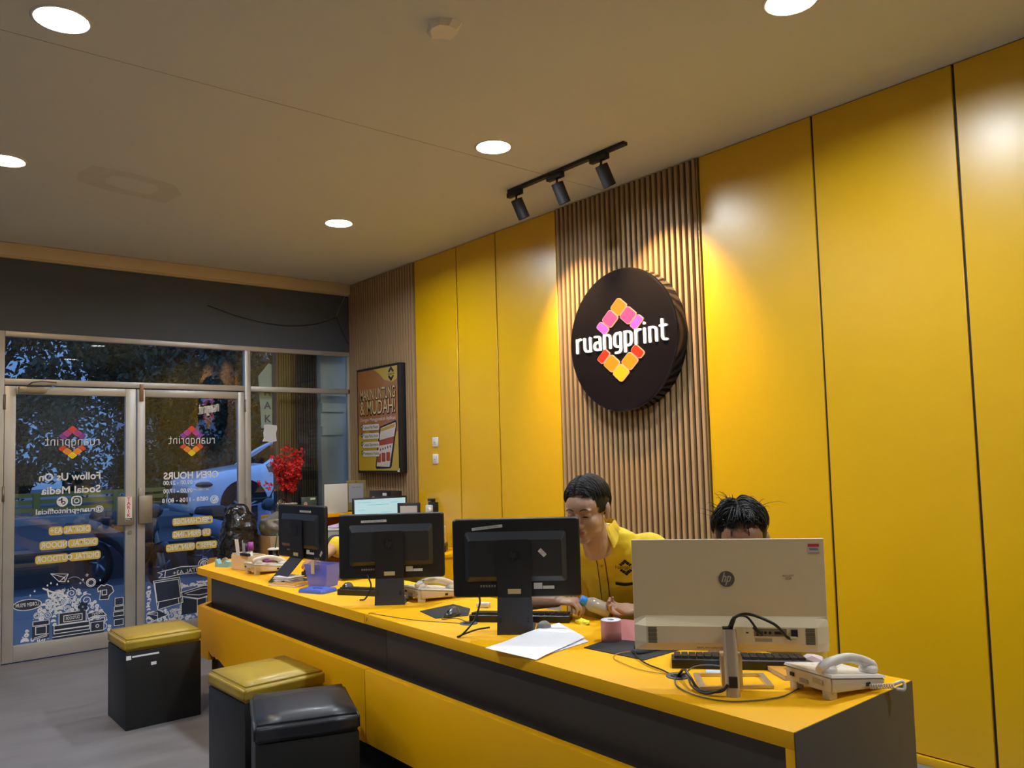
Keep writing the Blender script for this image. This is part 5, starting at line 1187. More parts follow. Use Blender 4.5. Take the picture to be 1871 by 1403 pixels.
# thermal roll
rl = thing('receipt_roll', 'pink backed paper roll standing on end with its tail unrolled to the right', 'paper roll', (-2.150, 2.235, TZ))
PK = mat('pink_paper', (.62, .27, .25), .6, var=.05)
bm = bmesh.new(); lathe(bm, [(.012, 0), (.038, 0), (.0385, .040), (.038, .079)], 36); finish(bm, 'paper_wrap', PK, rl)
bm = bmesh.new(); lathe(bm, [(.012, .079), (.038, .079), (.038, .0795), (.012, .0795)], 36); lathe(bm, [(.012, .079), (.012, .02)], 20); finish(bm, 'roll_top', PAP, rl)
bm = bmesh.new(); lathe(bm, [(0, .070), (.012, .070), (.012, .071)], 16); finish(bm, 'core', mat('core_dark', (.02, .02, .05), .6), rl)
bm = bmesh.new(); P_ = crom([(.026, .027, 0), (.045, .040, 0), (.075, .050, 0), (.085, .062, 0)], 5); a = [bm.verts.new((p.x, p.y, .002)) for p in P_]; b = [bm.verts.new((p.x, p.y, .080)) for p in P_]
for i in range(len(P_)-1): bm.faces.new((a[i], a[i+1], b[i+1], b[i])).smooth = True
bmesh.ops.solidify(bm, geom=bm.faces[:], thickness=.0006)
finish(bm, 'paper_tail', PK, rl)
# yellow crumpled wrappers
def crump(lab, loc, s, m, seed, cat='wrapper', nm='wrapper'):
    random.seed(seed); bm = bmesh.new(); bmesh.ops.create_icosphere(bm, subdivisions=2, radius=1)
    for v in bm.verts: v.co = Vector((v.co.x*s[0], v.co.y*s[1], max(-.0, v.co.z+.3)*s[2]))*random.uniform(.75, 1.25)
    for v in bm.verts: v.co.z = max(v.co.z, 0)
    tag(finish(bm, nm, m, None, loc), lab, cat)
NY = mat('neon_yellow', (.75, .72, .02), .5)
crump('crumpled neon yellow wrapper above the large white sheet', (-2.44, 2.37, TZ), (.035, .02, .016), NY, 3)
crump('small neon yellow paper scrap above the pink roll', (-2.25, 2.41, TZ), (.018, .014, .024), NY, 4)
tag(box('card', mat('card_blue_white', (.62, .68, .80), .5), -.055, .055, -.03, .03, 0, .0008, loc=(-1.595, 2.165, TZ), rot=(0, 0, math.radians(38))), 'blank white card lying under the keyboard behind the silver stand', 'card')
bo = thing('paperback', 'thin book with orange yellow cover beside the near telephone', 'book', (-1.455, 2.32, TZ), math.radians(-32))
box('pages', mat('page_edge', (.60, .54, .44), .7), -.084, .084, -.058, .058, .001, .013, parent=bo); box('cover', mat('book_orange', (.58, .26, .03), .4, var=.3, scale=12), -.086, .086, -.06, .06, .013, .0145, bev=.0005, parent=bo); box('cover', mat('book_orange', (.58, .26, .03), .4), -.086, .086, -.06, .06, 0, .001, parent=bo)
fB = Frame((0, 0, .0147), (1, 0, 0), (0, 1, 0)); bm = bmesh.new(); poly(bm, fB, rr_pts(.05, .03, .005, 2, .03, -.01)); finish(bm, 'cover_print', mat('book_red', (.30, .02, .02), .4), bo)
bm = bmesh.new(); stroke(bm, fB, [(.01, -.015), (.03, -.005), (.05, -.012)], .006, .0004); finish(bm, 'cover_print', PAP, bo)
crump('crumpled white and pink papers behind the near telephone', (-1.455, 2.455, TZ), (.055, .03, .022), mat('pinkish_paper', (.66, .52, .56), .6, var=.25, scale=30), 6, 'paper', 'crumpled_paper')
crump('small brown wrapped snack behind the near telephone', (-1.385, 2.43, TZ), (.030, .018, .024), mat('snack_brown', (.38, .17, .07), .4, var=.3, scale=40), 7, 'snack', 'snack_pack')
# ---- back table things
bs = thing('monitor', 'lit white computer screen facing the room behind the second computer', 'monitor', (-6.30, 3.66, .75), math.radians(81.5))
box('bezel', BLK, -.255, .255, -.008, .016, .12, .435, bev=.004, parent=bs)
box('screen', mat('lit_screen', (.1, .14, .15), .3, emit=.62, ecol=(.62, .90, .95)), -.240, .240, -.0095, -.008, .135, .420, parent=bs)
fS = Frame((0, -.0098, 0), (1, 0, 0), (0, 0, 1)); bm = bmesh.new()
for x, z, w_ in ((-.15, .395, .12), (-.02, .37, .2), (.13, .385, .06), (-.18, .33, .06), (.05, .30, .10)): stroke(bm, fS, [(x-w_/2, z), (x+w_/2, z)], .004)
finish(bm, 'screen_print', mat('screen_teal', (.1, .45, .6), .4, emit=.5), bs)
box('stand', BLK, -.03, .03, .016, .03, 0, .2, parent=bs); box('foot', BLK, -.12, .12, -.08, .10, 0, .012, bev=.003, parent=bs)
f3 = thing('picture_frame', 'black framed pale picture leaning right of the lit screen', 'picture', (-5.70, 3.62, .75), math.radians(42))
box('frame', BLK, -.13, .065, -.006, .008, .0, .405, bev=.003, parent=f3); box('picture', mat('pale_picture', (.45, .42, .42), .5), -.105, .040, -.0075, -.006, .02, .38, parent=f3)
so = thing('wall_socket', 'white socket with plug and black holder on the yellow wall', 'socket', (-5.975, WY, 1.075))
box('holder', BLK, -.045, .065, -.035, 0, -.07, .055, bev=.003, parent=so); box('bracket', BLK, -.04, .02, -.045, 0, .06, .085, bev=.003, parent=so)
box('plate', WHT, -.055, .035, -.06, -.035, -.045, .03, bev=.006, parent=so); bm = bmesh.new(); cyl(bm, (.03, -.055, -.01), (.03, -.09, -.015), .026, n=20); finish(bm, 'plug', WHT, so)
pr3 = thing('printer', 'grey printer on the back table left of the second computer', 'printer', (-6.20, 3.30, .75), math.radians(62))
GP = mat('printer_grey', (.32, .32, .32), .5)
bm = bmesh.new(); B(bm, -.20, .16, -.13, .13, 0, .19, .012); finish(bm, 'case', GP, pr3); box('top_lid', mat('printer_light', (.55, .55, .56), .45), -.205, .165, -.135, .135, .19, .205, bev=.004, parent=pr3); box('button_panel', WHT, .02, .07, -.134, -.13, .10, .145, parent=pr3); bm = bmesh.new(); cyl(bm, (.045, -.138, .122), (.045, -.134, .122), .010, n=14); finish(bm, 'button', BLK, pr3)
PKP = mat('lilac_pink_paper', (.66, .45, .66), .6)
o = sheet('paper_sheet', [(-6.36, 3.16), (-6.16, 3.14), (-6.18, 3.34), (-6.42, 3.36)], 'lilac pink paper lying on the grey printer', lambda u, v: .004+.02*v, .956, 4, 4, m=PKP)
o = sheet('paper_sheet', [(-6.34, 3.26), (-6.16, 3.30), (-6.24, 3.46), (-6.40, 3.42)], 'second pink paper propped at the back of the grey printer', lambda u, v: .02+.07*v, .956, 4, 4, m=mat('salmon_paper', (.70, .42, .46), .6))
wd_ = thing('label_printer', 'white device with black slot seen between the two middle computers', 'device', (-5.60, 3.80, .75), math.radians(-40))
box('case', WHT, -.09, .09, -.06, .06, .06, .20, bev=.008, parent=wd_); box('slot', BLKM, -.03, .03, -.062, -.059, .13, .15, parent=wd_); box('riser', BLK, -.10, .10, -.07, .07, 0, .06, bev=.003, parent=wd_)

# ================================================================== PEOPLE
from mathutils.bvhtree import BVHTree
def skinmat(name, col):
    m = mat(name, col, .48, var=.10, scale=30, bump=.06, bscale=300, spec=.45)
    b = m.node_tree.nodes['Principled BSDF']; b.inputs['Subsurface Weight'].default_value = .12; b.inputs['Subsurface Radius'].default_value = (.6, .25, .12); b.inputs['Subsurface Scale'].default_value = .012
    return m
SK1 = skinmat('skin_light_brown', (.47, .285, .19)); SK2 = skinmat('skin_brown', (.36, .185, .105)); LIP = mat('lip', (.36, .125, .095), .45)
HR = mat('black_hair', (.008, .007, .007), .5, spec=.35, var=.3, scale=60); SHM = mat('yellow_shirt', (.82, .58, .008), .75, var=.05, scale=9, bump=.10, bscale=300, sheen=.2)
TRM = mat('dark_trousers', (.02, .02, .025), .8)
def evaluated(bm, voxel, smooth_it, fac=.5):
    me = bpy.data.meshes.new('raw'); bm.to_mesh(me); bm.free(); o = bpy.data.objects.new('raw', me); COL.objects.link(o)
    r = o.modifiers.new('r', 'REMESH'); r.mode = 'VOXEL'; r.voxel_size = voxel
    if smooth_it: s = o.modifiers.new('s', 'SMOOTH'); s.factor = fac; s.iterations = smooth_it
    dg = bpy.context.evaluated_depsgraph_get(); dg.update(); m2 = bpy.data.meshes.new_from_object(o.evaluated_get(dg)); bpy.data.objects.remove(o); bpy.data.meshes.remove(me)
    for p in m2.polygons: p.use_smooth = True
    return m2
def head_matrix(c, az, pitch=0, roll=0, s=1):
    """face looks along azimuth az (deg), nodding down by pitch"""
    return Matrix.Translation(Vector(c)) @ Matrix.Rotation(math.radians(az+90), 4, 'Z') @ Matrix.Rotation(math.radians(pitch), 4, 'X') @ Matrix.Rotation(math.radians(roll), 4, 'Y') @ Matrix.Diagonal((s, s, s, 1))
def add_head(bm, M, neck_to=None):
    b = bmesh.new()
    E_ = lambda c, r, R=None: ell(b, c, r, R, 20, 14)
    E_((0, .016, .034), (.076, .096, .086)); E_((0, -.018, -.028), (.065, .070, .084)); E_((0, -.022, -.074), (.052, .056, .040)); E_((0, -.060, -.100), (.024, .022, .017))
    E_((0, -.03, .03), (.066, .064, .055))
    for s in (-1, 1):
        E_((s*.033, -.048, -.034), (.031, .031, .034)); E_((s*.038, -.020, -.066), (.022, .042, .030)); E_((s*.028, -.076, .021), (.027, .012, .008)); E_((s*.031, -.070, .0), (.0165, .0135, .0105))
        E_((s*.0125, -.094, -.038), (.0085, .010, .008))
        E_((s*.077, .016, -.008), (.0075, .019, .030), Matrix.Rotation(.25*s, 3, 'Z')); E_((s*.083, .022, .002), (.005, .017, .024), Matrix.Rotation(.35*s, 3, 'Z')); E_((s*.076, .010, -.034), (.006, .008, .009))
    tube(b, [(0, -.078, .018), (0, -.090, -.005), (0, -.104, -.030), (0, -.1065, -.037)], [.009, .009, .011, .0115], 10); E_((0, -.096, -.041), (.010, .010, .005))
    E_((0, -.082, -.063), (.024, .012, .016)); E_((0, -.0905, -.0615), (.0205, .0065, .0048)); E_((0, -.0895, -.0705), (.0185, .0075, .0058))
    tube(b, [(0, .015, -.05), (0, .035, -.13), (0, .055, -.19)], [.055, .053, .058], 16)
    bmesh.ops.transform(b, matrix=M, verts=b.verts)
    me = bpy.data.meshes.new('h'); b.to_mesh(me); b.free(); bm.from_mesh(me); bpy.data.meshes.remove(me)
def sculpt_head(me, M):
    Mi = M.inverted()
    G = [((0, -.0935, -.0660), (.020, .012, .0016), -.0045)]     # mouth line
    for s in (-1, 1):
        G += [((s*.016, -.088, .006), (.007, .02, .010), -.0045), ((s*.031, -.084, -.0070), (.013, .012, .0022), -.0024), ((s*.031, -.084, .0115), (.015, .012, .0028), -.0030), ((s*.006, -.100, -.0440), (.004, .008, .0022), -.003), ((s*.0215, -.092, -.040), (.004, .02, .009), -.0022), ((0, -.092, -.052), (.004, .012, .005), -.0012)]
    for v in me.vertices:
        p = Mi @ v.co
        if p.y > -.03 or abs(p.x) > .07 or p.z < -.12 or p.z > .08: continue
        d = 0
        for c, r, a in G:
            q = ((p.x-c[0])/r[0])**2+((p.y-c[1])/r[1])**2*.25+((p.z-c[2])/r[2])**2
            if q < 8: d += a*math.exp(-q)
        if d: v.co = M @ (p+Vector((0, -1, 0))*d)
    for f in me.polygons:
        p = Mi @ f.center
        if p.y < -.075 and (((p.x)/.0215)**2+((p.z+.0615)/.0050)**2 < 1 or ((p.x)/.0195)**2+((p.z+.0705)/.0058)**2 < 1): f.material_index = 1
def hand(bm, wrist, d, n, right=True, curl=(.35, .5, .4), sc=1.0, spread=.05, thumb=(.5, .5)):
    w_ = Vector(wrist); d = Vector(d).normalized(); n = Vector(n); n = (n-d*n.dot(d)).normalized(); t = d.cross(n)*(1 if right else -1)
    R = Matrix((t, d, n)).transposed()
    ell(bm, w_+d*.045*sc, (.038*sc, .050*sc, .0145*sc), R, 16, 12); ell(bm, w_+d*.068*sc, (.039*sc, .026*sc, .0125*sc), R, 16, 12); ell(bm, w_+d*.010*sc, (.028*sc, .028*sc, .018*sc), R, 16, 12)
    ell(bm, w_+d*.035*sc+t*.022*sc+n*.010*sc, (.016*sc, .028*sc, .013*sc), R, 12, 10)
    for i, (o_, L) in enumerate(((.0295, .070), (.0100, .080), (-.0100, .074), (-.0285, .058))):
        base = w_+d*(.080-.004*abs(i-1.3))*sc+t*o_*sc; p = [base-d*.02*sc, base]; ang = 0; sp_ = (o_/.03)*spread
        dd = (d+t*sp_).normalized(); segs = (L*.45, L*.30, L*.25)
        c_ = curl[i] if isinstance(curl[0], (list, tuple)) else curl
        for k in range(3):
            ang += c_[k]; v = (dd*math.cos(ang)+n*math.sin(ang)); p.append(p[-1]+v*segs[k]*sc)
        r0 = (.0092, .0094, .0090, .0080)[i]*sc
        tube(bm, p, [r0*1.05, r0*1.04, r0*.94, r0*.90, r0*.74], 10, 3)
    th = w_+d*.022*sc+t*.026*sc+n*.006*sc; v1 = (d*.62+t*.70+n*thumb[0]).normalized(); v2 = (d*.85+t*.25+n*thumb[1]).normalized()
    p1 = th+v1*.036*sc; p2 = p1+v2*.030*sc; p3 = p2+(v2+n*.15).normalized()*.024*sc
    tube(bm, [th-v1*.012*sc, th, p1, p2, p3], [.013*sc, .0135*sc, .0112*sc, .0105*sc, .008*sc], 10, 3)
def torso(bm, path, lat, fwd, inf=0.0):
    """path: list of (centre, half width, half depth)"""
    P = crom([p[0] for p in path], 4); m_ = len(P); rings = []
    for i, p in enumerate(P):
        t = i/(m_-1)*(len(path)-1); j = min(int(t), len(path)-2); u = t-j; u = u*u*(3-2*u)
        hw = lerp(path[j][1], path[j+1][1], u)+inf; hd = lerp(path[j][2], path[j+1][2], u)+inf
        rings.append([bm.verts.new(p+lat*hw*math.copysign(abs(math.cos(a))**.85, math.cos(a))+fwd*hd*math.copysign(abs(math.sin(a))**.85, math.sin(a))) for a in [2*PI*q/28 for q in range(28)]])
    for A, Bv in zip(rings, rings[1:]):
        for i in range(28): bm.faces.new((A[i], A[(i+1) % 28], Bv[(i+1) % 28], Bv[i]))
    bm.faces.new(rings[0][::-1]); bm.faces.new(rings[-1])
def shift(me, base):
    for v in me.vertices: v.co -= base
def hair_mesh(M, seed, part=.012, fluff=0, fringe=0, fly=0, front=.072, side=.0, recede=.0):
    random.seed(seed); bm = bmesh.new(); c0 = Vector((0, .018, .036)); rx, ry, rz = .0815, .101, .0915
    hl = lambda y, x: (front-.030*(abs(x)/.06)**3+recede*math.exp(-((x-part)/.022)**2) if y < -.050 else (lerp(front-.028, .006-side, min(1, (y+.050)/.025)) if y < -.025 else (.006-side*.6 if y < .022 else lerp(.005, -.075, min(1, (y-.022)/.035)))))
    # cap
    n1, n2 = 48, 30; V = {}
    for i in range(n2+1):
        th = PI*i/n2*.78
        for j in range(n1):
            ph = 2*PI*j/n1; p = c0+Vector((rx*math.sin(th)*math.sin(ph), -ry*math.sin(th)*math.cos(ph), rz*math.cos(th)))
            V[i, j] = p
    keep = {}
    def vert(i, j):
        if (i, j) not in keep: keep[i, j] = bm.verts.new(V[i, j])
        return keep[i, j]
    for i in range(n2):
        for j in range(n1):
            q = [(i, j), (i, (j+1) % n1), (i+1, (j+1) % n1), (i+1, j)]; cc = sum((V[k] for k in q), Vector())/4
            if cc.z > hl(cc.y, cc.x):
                try: bm.faces.new([vert(*k) for k in q]).smooth = True
                except ValueError: pass
    # locks
    def onsurf(a, b, h):   # a lateral angle from top (signed), b fore-aft angle
        d = Vector((math.sin(a)*math.cos(b), -math.sin(b), math.cos(a)*math.cos(b)))
        return c0+Vector((d.x*rx, d.y*ry, d.z*rz))*(1+h)
    for k in range(1500):
        s = random.choice((-1, 1)); b0 = random.uniform(-1.25, 1.15)
        a0 = part/rx+s*random.uniform(0, .9) if random.random() < .6 else part/rx+s*.05
        if b0 > .55: amax = random.uniform(.65, 1.25); sweep = random.uniform(-.1, .35)      # front
        elif b0 > -.1: amax = random.uniform(1.35, 1.55); sweep = random.uniform(-.05, .25)
        elif b0 > -.6: amax = random.uniform(1.5, 1.95); sweep = random.uniform(-.1, .2)
        else: amax = random.uniform(1.7, 2.3); sweep = random.uniform(-.2, .1)
        if abs(a0) > amax: continue
        pts = []; lift = random.uniform(.01, .05)+fluff*random.uniform(0, .10); L = min(amax-abs(a0), random.uniform(.5, 1.2))
        for q in range(5):
            u = q/4; a = a0+s*L*u; b_ = b0+sweep*u*u-.12*u if b0 > .55 else b0+sweep*u*u
            pts.append(M @ onsurf(a, b_, lift*(1-(2*u-.9)**2*.75)+.006+fluff*.03*noise.noise(Vector((a*3, b_*3, seed)))))
        ok = (M.inverted() @ pts[-1]); 
        if ok.z < hl(ok.y, ok.x)-.012: continue
        r = random.uniform(.0014, .0032)*M.to_scale().x
        tube(bm, pts, [r*.6, r, r, r*.8, r*.15], 4, 3, flat=.6)
    for k in range(60):     # nape and back
        a = random.uniform(-1.2, 1.2); pts = [M @ (c0+Vector((math.sin(a)*rx*1.03*math.sin(1.0+.3*q), abs(math.cos(a))*ry*1.03*math.sin(1.0+.3*q), rz*math.cos(1.0+.3*q)*1.03))) for q in range(5)]
        tube(bm, pts, [.003, .006, .006, .005, .001], 6, 3, flat=.5)
    for k in range(fringe):
        x0 = random.uniform(-.045, .04); x1 = x0+random.uniform(-.02, .02); z1 = random.uniform(.048, .070) if k > 3 else random.uniform(.030, .045)
        tube(bm, [M @ Vector((x0*.7, -.040, .122)), M @ Vector((x0, -.078, .102)), M @ Vector((x1, -.0875, z1+.018)), M @ Vector((x1+random.uniform(-.006, .006), -.0865, z1))], [.0022, .0028, .0020, .0004], 5, 4, flat=.5)
    me0 = bpy.data.meshes.new('tmp')
    # cap verts are local: transform only those
    capv = set(keep.values())
    for v in capv: v.co = M @ v.co
    for k in range(fly):
        a = random.uniform(-1.1, 1.1); b_ = random.uniform(-.5, .9); p = onsurf(a, b_, .06); d = (p-c0).normalized(); L = random.uniform(.012, .032); sd = Vector((random.gauss(0, 1), random.gauss(0, 1), random.gauss(0, .4)))*.011
        tube(bm, [M @ p, M @ (p+d*L*.6+sd*.3), M @ (p+d*L+sd), M @ (p+d*L*.8+sd*1.8)], [.0011, .0010, .0008, .0003], 4, 4)
    return bm
def legs_(bm, pel, lat, fwd, r=1.0, low=0.06):
    for s in (-1, 1):
        h = pel+lat*.09*s; kn = h+fwd*.40+lat*.04*s; kn.z = .50; an = Vector((kn.x, kn.y, .10))-fwd*.05
        tube(bm, [h-fwd*.04, h+fwd*.2, kn, kn+Vector((0, 0, -.05)), lerp(kn, an, .5), an], [.088*r, .082*r, .060*r, .058*r, .050*r, .036*r], 14)
        if r < 1.01: tube(bm, [an+Vector((0, 0, -.02)), an+fwd*.06+Vector((0, 0, -.05)), an+fwd*.17+Vector((0, 0, -.068))], [.036, .036, .022], 12)
def person(lab, base, hc, haz, hpitch, hs, chest_az, pelvis, chest, neckb, sh_w, L_arm, R_arm, lh, rh, skin, vox, hair_kw, detail=True, hroll=0, sleeve=.80):
    base = Vector(base); M = head_matrix(hc, haz, hpitch, hroll, hs); ca = math.radians(chest_az); fwd = Vector((math.cos(ca), math.sin(ca), 0)); lat = Vector((-math.sin(ca), math.cos(ca), 0))  # lat = subject's left
    pelvis, chest, neckb = Vector(pelvis), Vector(chest), Vector(neckb); waist = lerp(pelvis, chest, .5)-fwd*.01
    up_ = (neckb-chest).normalized()
    path = [(pelvis-Vector((0, 0, .05)), .150, .11), (pelvis+Vector((0, 0, .06)), .155, .112), (waist, .145, .105), (chest, .168, .118), (chest+(neckb-chest)*.55, .165, .105), (neckb-up_*.035, .118, .078), (neckb, .062, .060)]
    shL = neckb-up_*.098+lat*sh_w; shR = neckb-up_*.098-lat*sh_w
    bm = bmesh.new(); add_head(bm, M); torso(bm, path, lat, fwd, -.004); legs_(bm, pelvis, lat, fwd)
    tube(bm, [M @ Vector((0, .03, -.10)), M @ Vector((0, .045, -.16)), neckb-up_*.03], [.052*hs, .053*hs, .060], 14)
    for sh_, arm in ((shL, L_arm), (shR, R_arm)):
        el, wr_ = Vector(arm[0]), Vector(arm[1]); tube(bm, [neckb-up_*.05+(sh_-neckb)*.5, sh_, lerp(sh_, el, .5), el, lerp(el, wr_, .35), wr_], [.05, .050, .044, .038, .040, .026], 14, 5)
    if lh: hand(bm, L_arm[1], *lh[0], right=False, **lh[1])
    if rh: hand(bm, R_arm[1], *rh[0], right=True, **rh[1])
    me = evaluated(bm, vox, 7 if detail else 2, .5)
    me.materials.append(skin); me.materials.append(LIP); sculpt_head(me, M); shift(me, base); me.name = 'person'
    body = new_obj('person', me, None, base); tag(body, lab, 'person')
    # shirt
    bm = bmesh.new(); pth = [(pelvis-Vector((0, 0, .10)), .175, .13), (pelvis+Vector((0, 0, .06)), .200, .135), (waist, .205, .140), (chest, .205, .145), (chest+(neckb-chest)*.55, .200, .128), (neckb-up_*.034, .140, .090), (neckb+up_*.004, .076, .070), (neckb+up_*.022, .064, .062)]
    torso(bm, pth, lat, fwd)
    for sh_, arm in ((shL, L_arm), (shR, R_arm)):
        el = Vector(arm[0]); wr_ = Vector(arm[1]); e2 = lerp(sh_, el, sleeve)
        tube(bm, [neckb-up_*.06+(sh_-neckb)*.45, sh_+Vector((0, 0, -.004)), lerp(sh_, el, .45), e2], [.050, .064, .070, .074], 18, 6)
    sm_ = evaluated(bm, .0055, 6)
    nrm = [v.normal.copy() for v in sm_.vertices]
    for v, n_ in zip(sm_.vertices, nrm):
        p = v.co*7; k = noise.noise(Vector((p.x, p.y, p.z*1.3))); k2 = noise.noise(Vector((p.x*2.2, p.y*2.2, p.z*3.1)))
        v.co += n_*(.014*abs(k)+.004*k2-.003)
    bmv = bmesh.new(); bmv.from_mesh(sm_); dl = []
    for f in bmv.faces:
        c = f.calc_center_median()-neckb; a, b, q = c.dot(lat), c.z, c.dot(fwd)
        if q > 0 and b > -.062 and abs(a) < .006+.034*(b+.062)/.062: dl.append(f)
    bmesh.ops.delete(bmv, geom=dl, context='FACES'); bmv.to_mesh(sm_); bmv.free()
    bvh = BVHTree.FromPolygons([v.co.copy() for v in sm_.vertices], [tuple(p.vertices) for p in sm_.polygons])
    sm_.materials.append(SHM); 
    shirt_me = sm_
    def proj(a, b, d=0):     # a to the subject's right in front view mirrored: viewer's right = lat, b up from the neck base
        o_ = neckb+lat*a+Vector((0, 0, b))+fwd*.5; r = bvh.ray_cast(o_, -fwd, 1.0)
        return (r[0] if r[0] else o_-fwd*.38)+fwd*(.0018+d)
    shift(sm_, base); so_ = new_obj('shirt', sm_, body)
    if sleeve > .9:      # dark knitted cuffs
        for sh_, arm in ((shL, L_arm), (shR, R_arm)):
            el = Vector(arm[0])-base; s0 = sh_-base; dv = (el-s0).normalized(); bm = bmesh.new(); cyl(bm, el-dv*.012, el+dv*.016, .079, .077, n=24); finish(bm, 'cuff', BLKM, so_)
    # collar
    bm = bmesh.new(); N = 26; lo_, hi_ = [], []
    ncen = neckb+up_*.030+fwd*.006
    for i in range(N+1):
        a = math.radians(-62+ (360-56)*i/N) if False else math.radians(118+304*i/N+0)
        # opening at the front (angle 90 = fwd)
        dv = lat*math.cos(a)+fwd*math.sin(a); fr_ = max(0, math.sin(a))
        lo_.append(bm.verts.new(ncen+dv*.072-Vector((0, 0, .030+.030*fr_))+fwd*.014*fr_)); hi_.append(bm.verts.new(ncen+dv*.061+Vector((0, 0, .014-.034*fr_))))
    for i in range(N): bm.faces.new((lo_[i], lo_[i+1], hi_[i+1], hi_[i])).smooth = True
    for s in (1, -1):      # folded flap down to a point
        A = []; 
        for i in range(N//2+1):
            idx = i if s == 1 else N-i
            a = math.radians(118+304*idx/N); dv = lat*math.cos(a)+fwd*math.sin(a); fr_ = max(0, math.sin(a)); u = i/(N//2)
            top_ = ncen+dv*.0625+Vector((0, 0, .016-.034*fr_)); ln = .040+.042*max(0, 1-u*3.2)
            bot = ncen+dv*(.088+.012*fr_)+Vector((0, 0, .016-.034*fr_-ln))+lat*(-s)*(.034*max(0, 1-u*3.2))*1+fwd*.022*fr_
            A.append((bm.verts.new(top_+dv*.003), bm.verts.new(bot)))
        for q, r in zip(A, A[1:]): bm.faces.new((q[0], r[0], r[1], q[1])).smooth = True
    bmesh.ops.solidify(bm, geom=bm.faces[:], thickness=.0022)
    for v in bm.verts: v.co -= base
    finish(bm, 'collar', SHM, so_)
    if detail:
        sh = lambda f: (lambda a, b, d=0: f(a, b, d)-base)
        Pj = sh(proj)
        def cstroke(name, m, pts, wd, d=0, sub=14):
            bm = bmesh.new(); Q = []
            for (x0, y0), (x1, y1) in zip(pts, pts[1:]): Q += [(lerp(x0, x1, i/sub), lerp(y0, y1, i/sub)) for i in range(sub)]
            Q.append(pts[-1]); row = [(bm.verts.new(Pj(x-wd/2, y, d)), bm.verts.new(Pj(x+wd/2, y, d))) for x, y in Q]
            for p, q in zip(row, row[1:]): bm.faces.new((p[0], p[1], q[1], q[0])).smooth = True
            return finish(bm, name, m, so_)
        cstroke('placket', SHM, [(0, -.075), (0, -.40)], .030, .0015, 30)
        for x in (-.019, .019): cstroke('piping', mat('dark_piping', (.05, .008, .01), .7), [(x, -.055 if x < 0 else -.075), (x, -.40)], .0035, .003, 34)
        for z in (-.10, -.16, -.22, -.28, -.34):
            bm = bmesh.new(); c = Pj(0, z, .003); cyl(bm, c, c+fwd*.002, .0055, n=14); finish(bm, 'button', mat('button_yellow', (.45, .32, .02), .4), so_)
        # chest logo and pocket welt on the subject's left side
        class PF:
            def __init__(s, cx, cy, k=1): s.cx, s.cy, s.k = cx, cy, k
            def __call__(s, a, b, d=0): return Pj(s.cx+a, s.cy+b, .001+d)
        f_ = PF(.105, -.165)
        EM = mat('embroidery_black', (.015, .02, .012), .8)
        bm = bmesh.new()
        for k, pts in logo_tiles(.125): poly(bm, f_, pts)
        wordmark(bm, f_, .088, 0, 0, wd=.17, d=.0006); o_ = finish(bm, 'chest_logo', EM, so_); o_['kind'] = 'stuff'
        bm = bmesh.new(); row = []
        for i in range(17):
            u = i/16; x = .052+.098*u; z = -.228-.006*math.sin(u*PI)-.004+.004*u
            row.append((bm.verts.new(Pj(x, z, .003)), bm.verts.new(Pj(x, z-.013, .003))))
        for p, q in zip(row, row[1:]): bm.faces.new((p[0], p[1], q[1], q[0]))
        finish(bm, 'pocket_welt', EM, so_)
        # inner dark T-shirt peeking at the neck
        bm = bmesh.new(); ell(bm, neckb-base+fwd*.030+Vector((0, 0, -.020)), (.040, .034, .024)); finish(bm, 'undershirt', BLKM, body)
    # trousers (below desk level)
    bm = bmesh.new(); legs_(bm, pelvis, lat, fwd, 1.12); 
    for v in bm.verts: v.co -= base
    finish(bm, 'trousers', TRM, body)
    # hair, brows, lashes
    bm = hair_mesh(M, **hair_kw)
    for v in bm.verts: v.co -= base
    finish(bm, 'hair', HR, body)
    if detail:
        bv = BVHTree.FromPolygons([v.co.copy()+base for v in me.vertices], [tuple(p.vertices) for p in me.polygons]); Mi = M.inverted(); fd = (M.to_3x3() @ Vector((0, -1, 0))).normalized()
        def onface(x, z, off): 
            o_ = M @ Vector((x, -.2, z)); r = bv.ray_cast(o_, -fd, .3); return (r[0]+fd*off-base) if r[0] else (M @ Vector((x, -.08, z)))-base
        for s in (-1, 1):
            for nm, pts, r_, off, mm in (('eyebrow', [(s*.013, .0215), (s*.024, .0262), (s*.037, .0265), (s*.048, .0205)], [.0020, .0027, .0024, .0007], .0004, HR),
                                    ('eyelash', [(s*.0165, -.0060), (s*.025, -.0030), (s*.036, -.0032), (s*.0455, -.0058)], [.0007, .0013, .0014, .0005], .0004, HR),
                                    ('eye', [(s*.019, -.0072), (s*.027, -.0058), (s*.036, -.0058), (s*.043, -.0070)], [.0006, .0017, .0017, .0006], -.0002, mat('eye_dark', (.03, .018, .014), .2))):
                bm = bmesh.new(); tube(bm, [onface(x, z, off) for x, z in pts], r_, 6, 5); finish(bm, nm, mm, body)
    return body, M
V3 = Vector
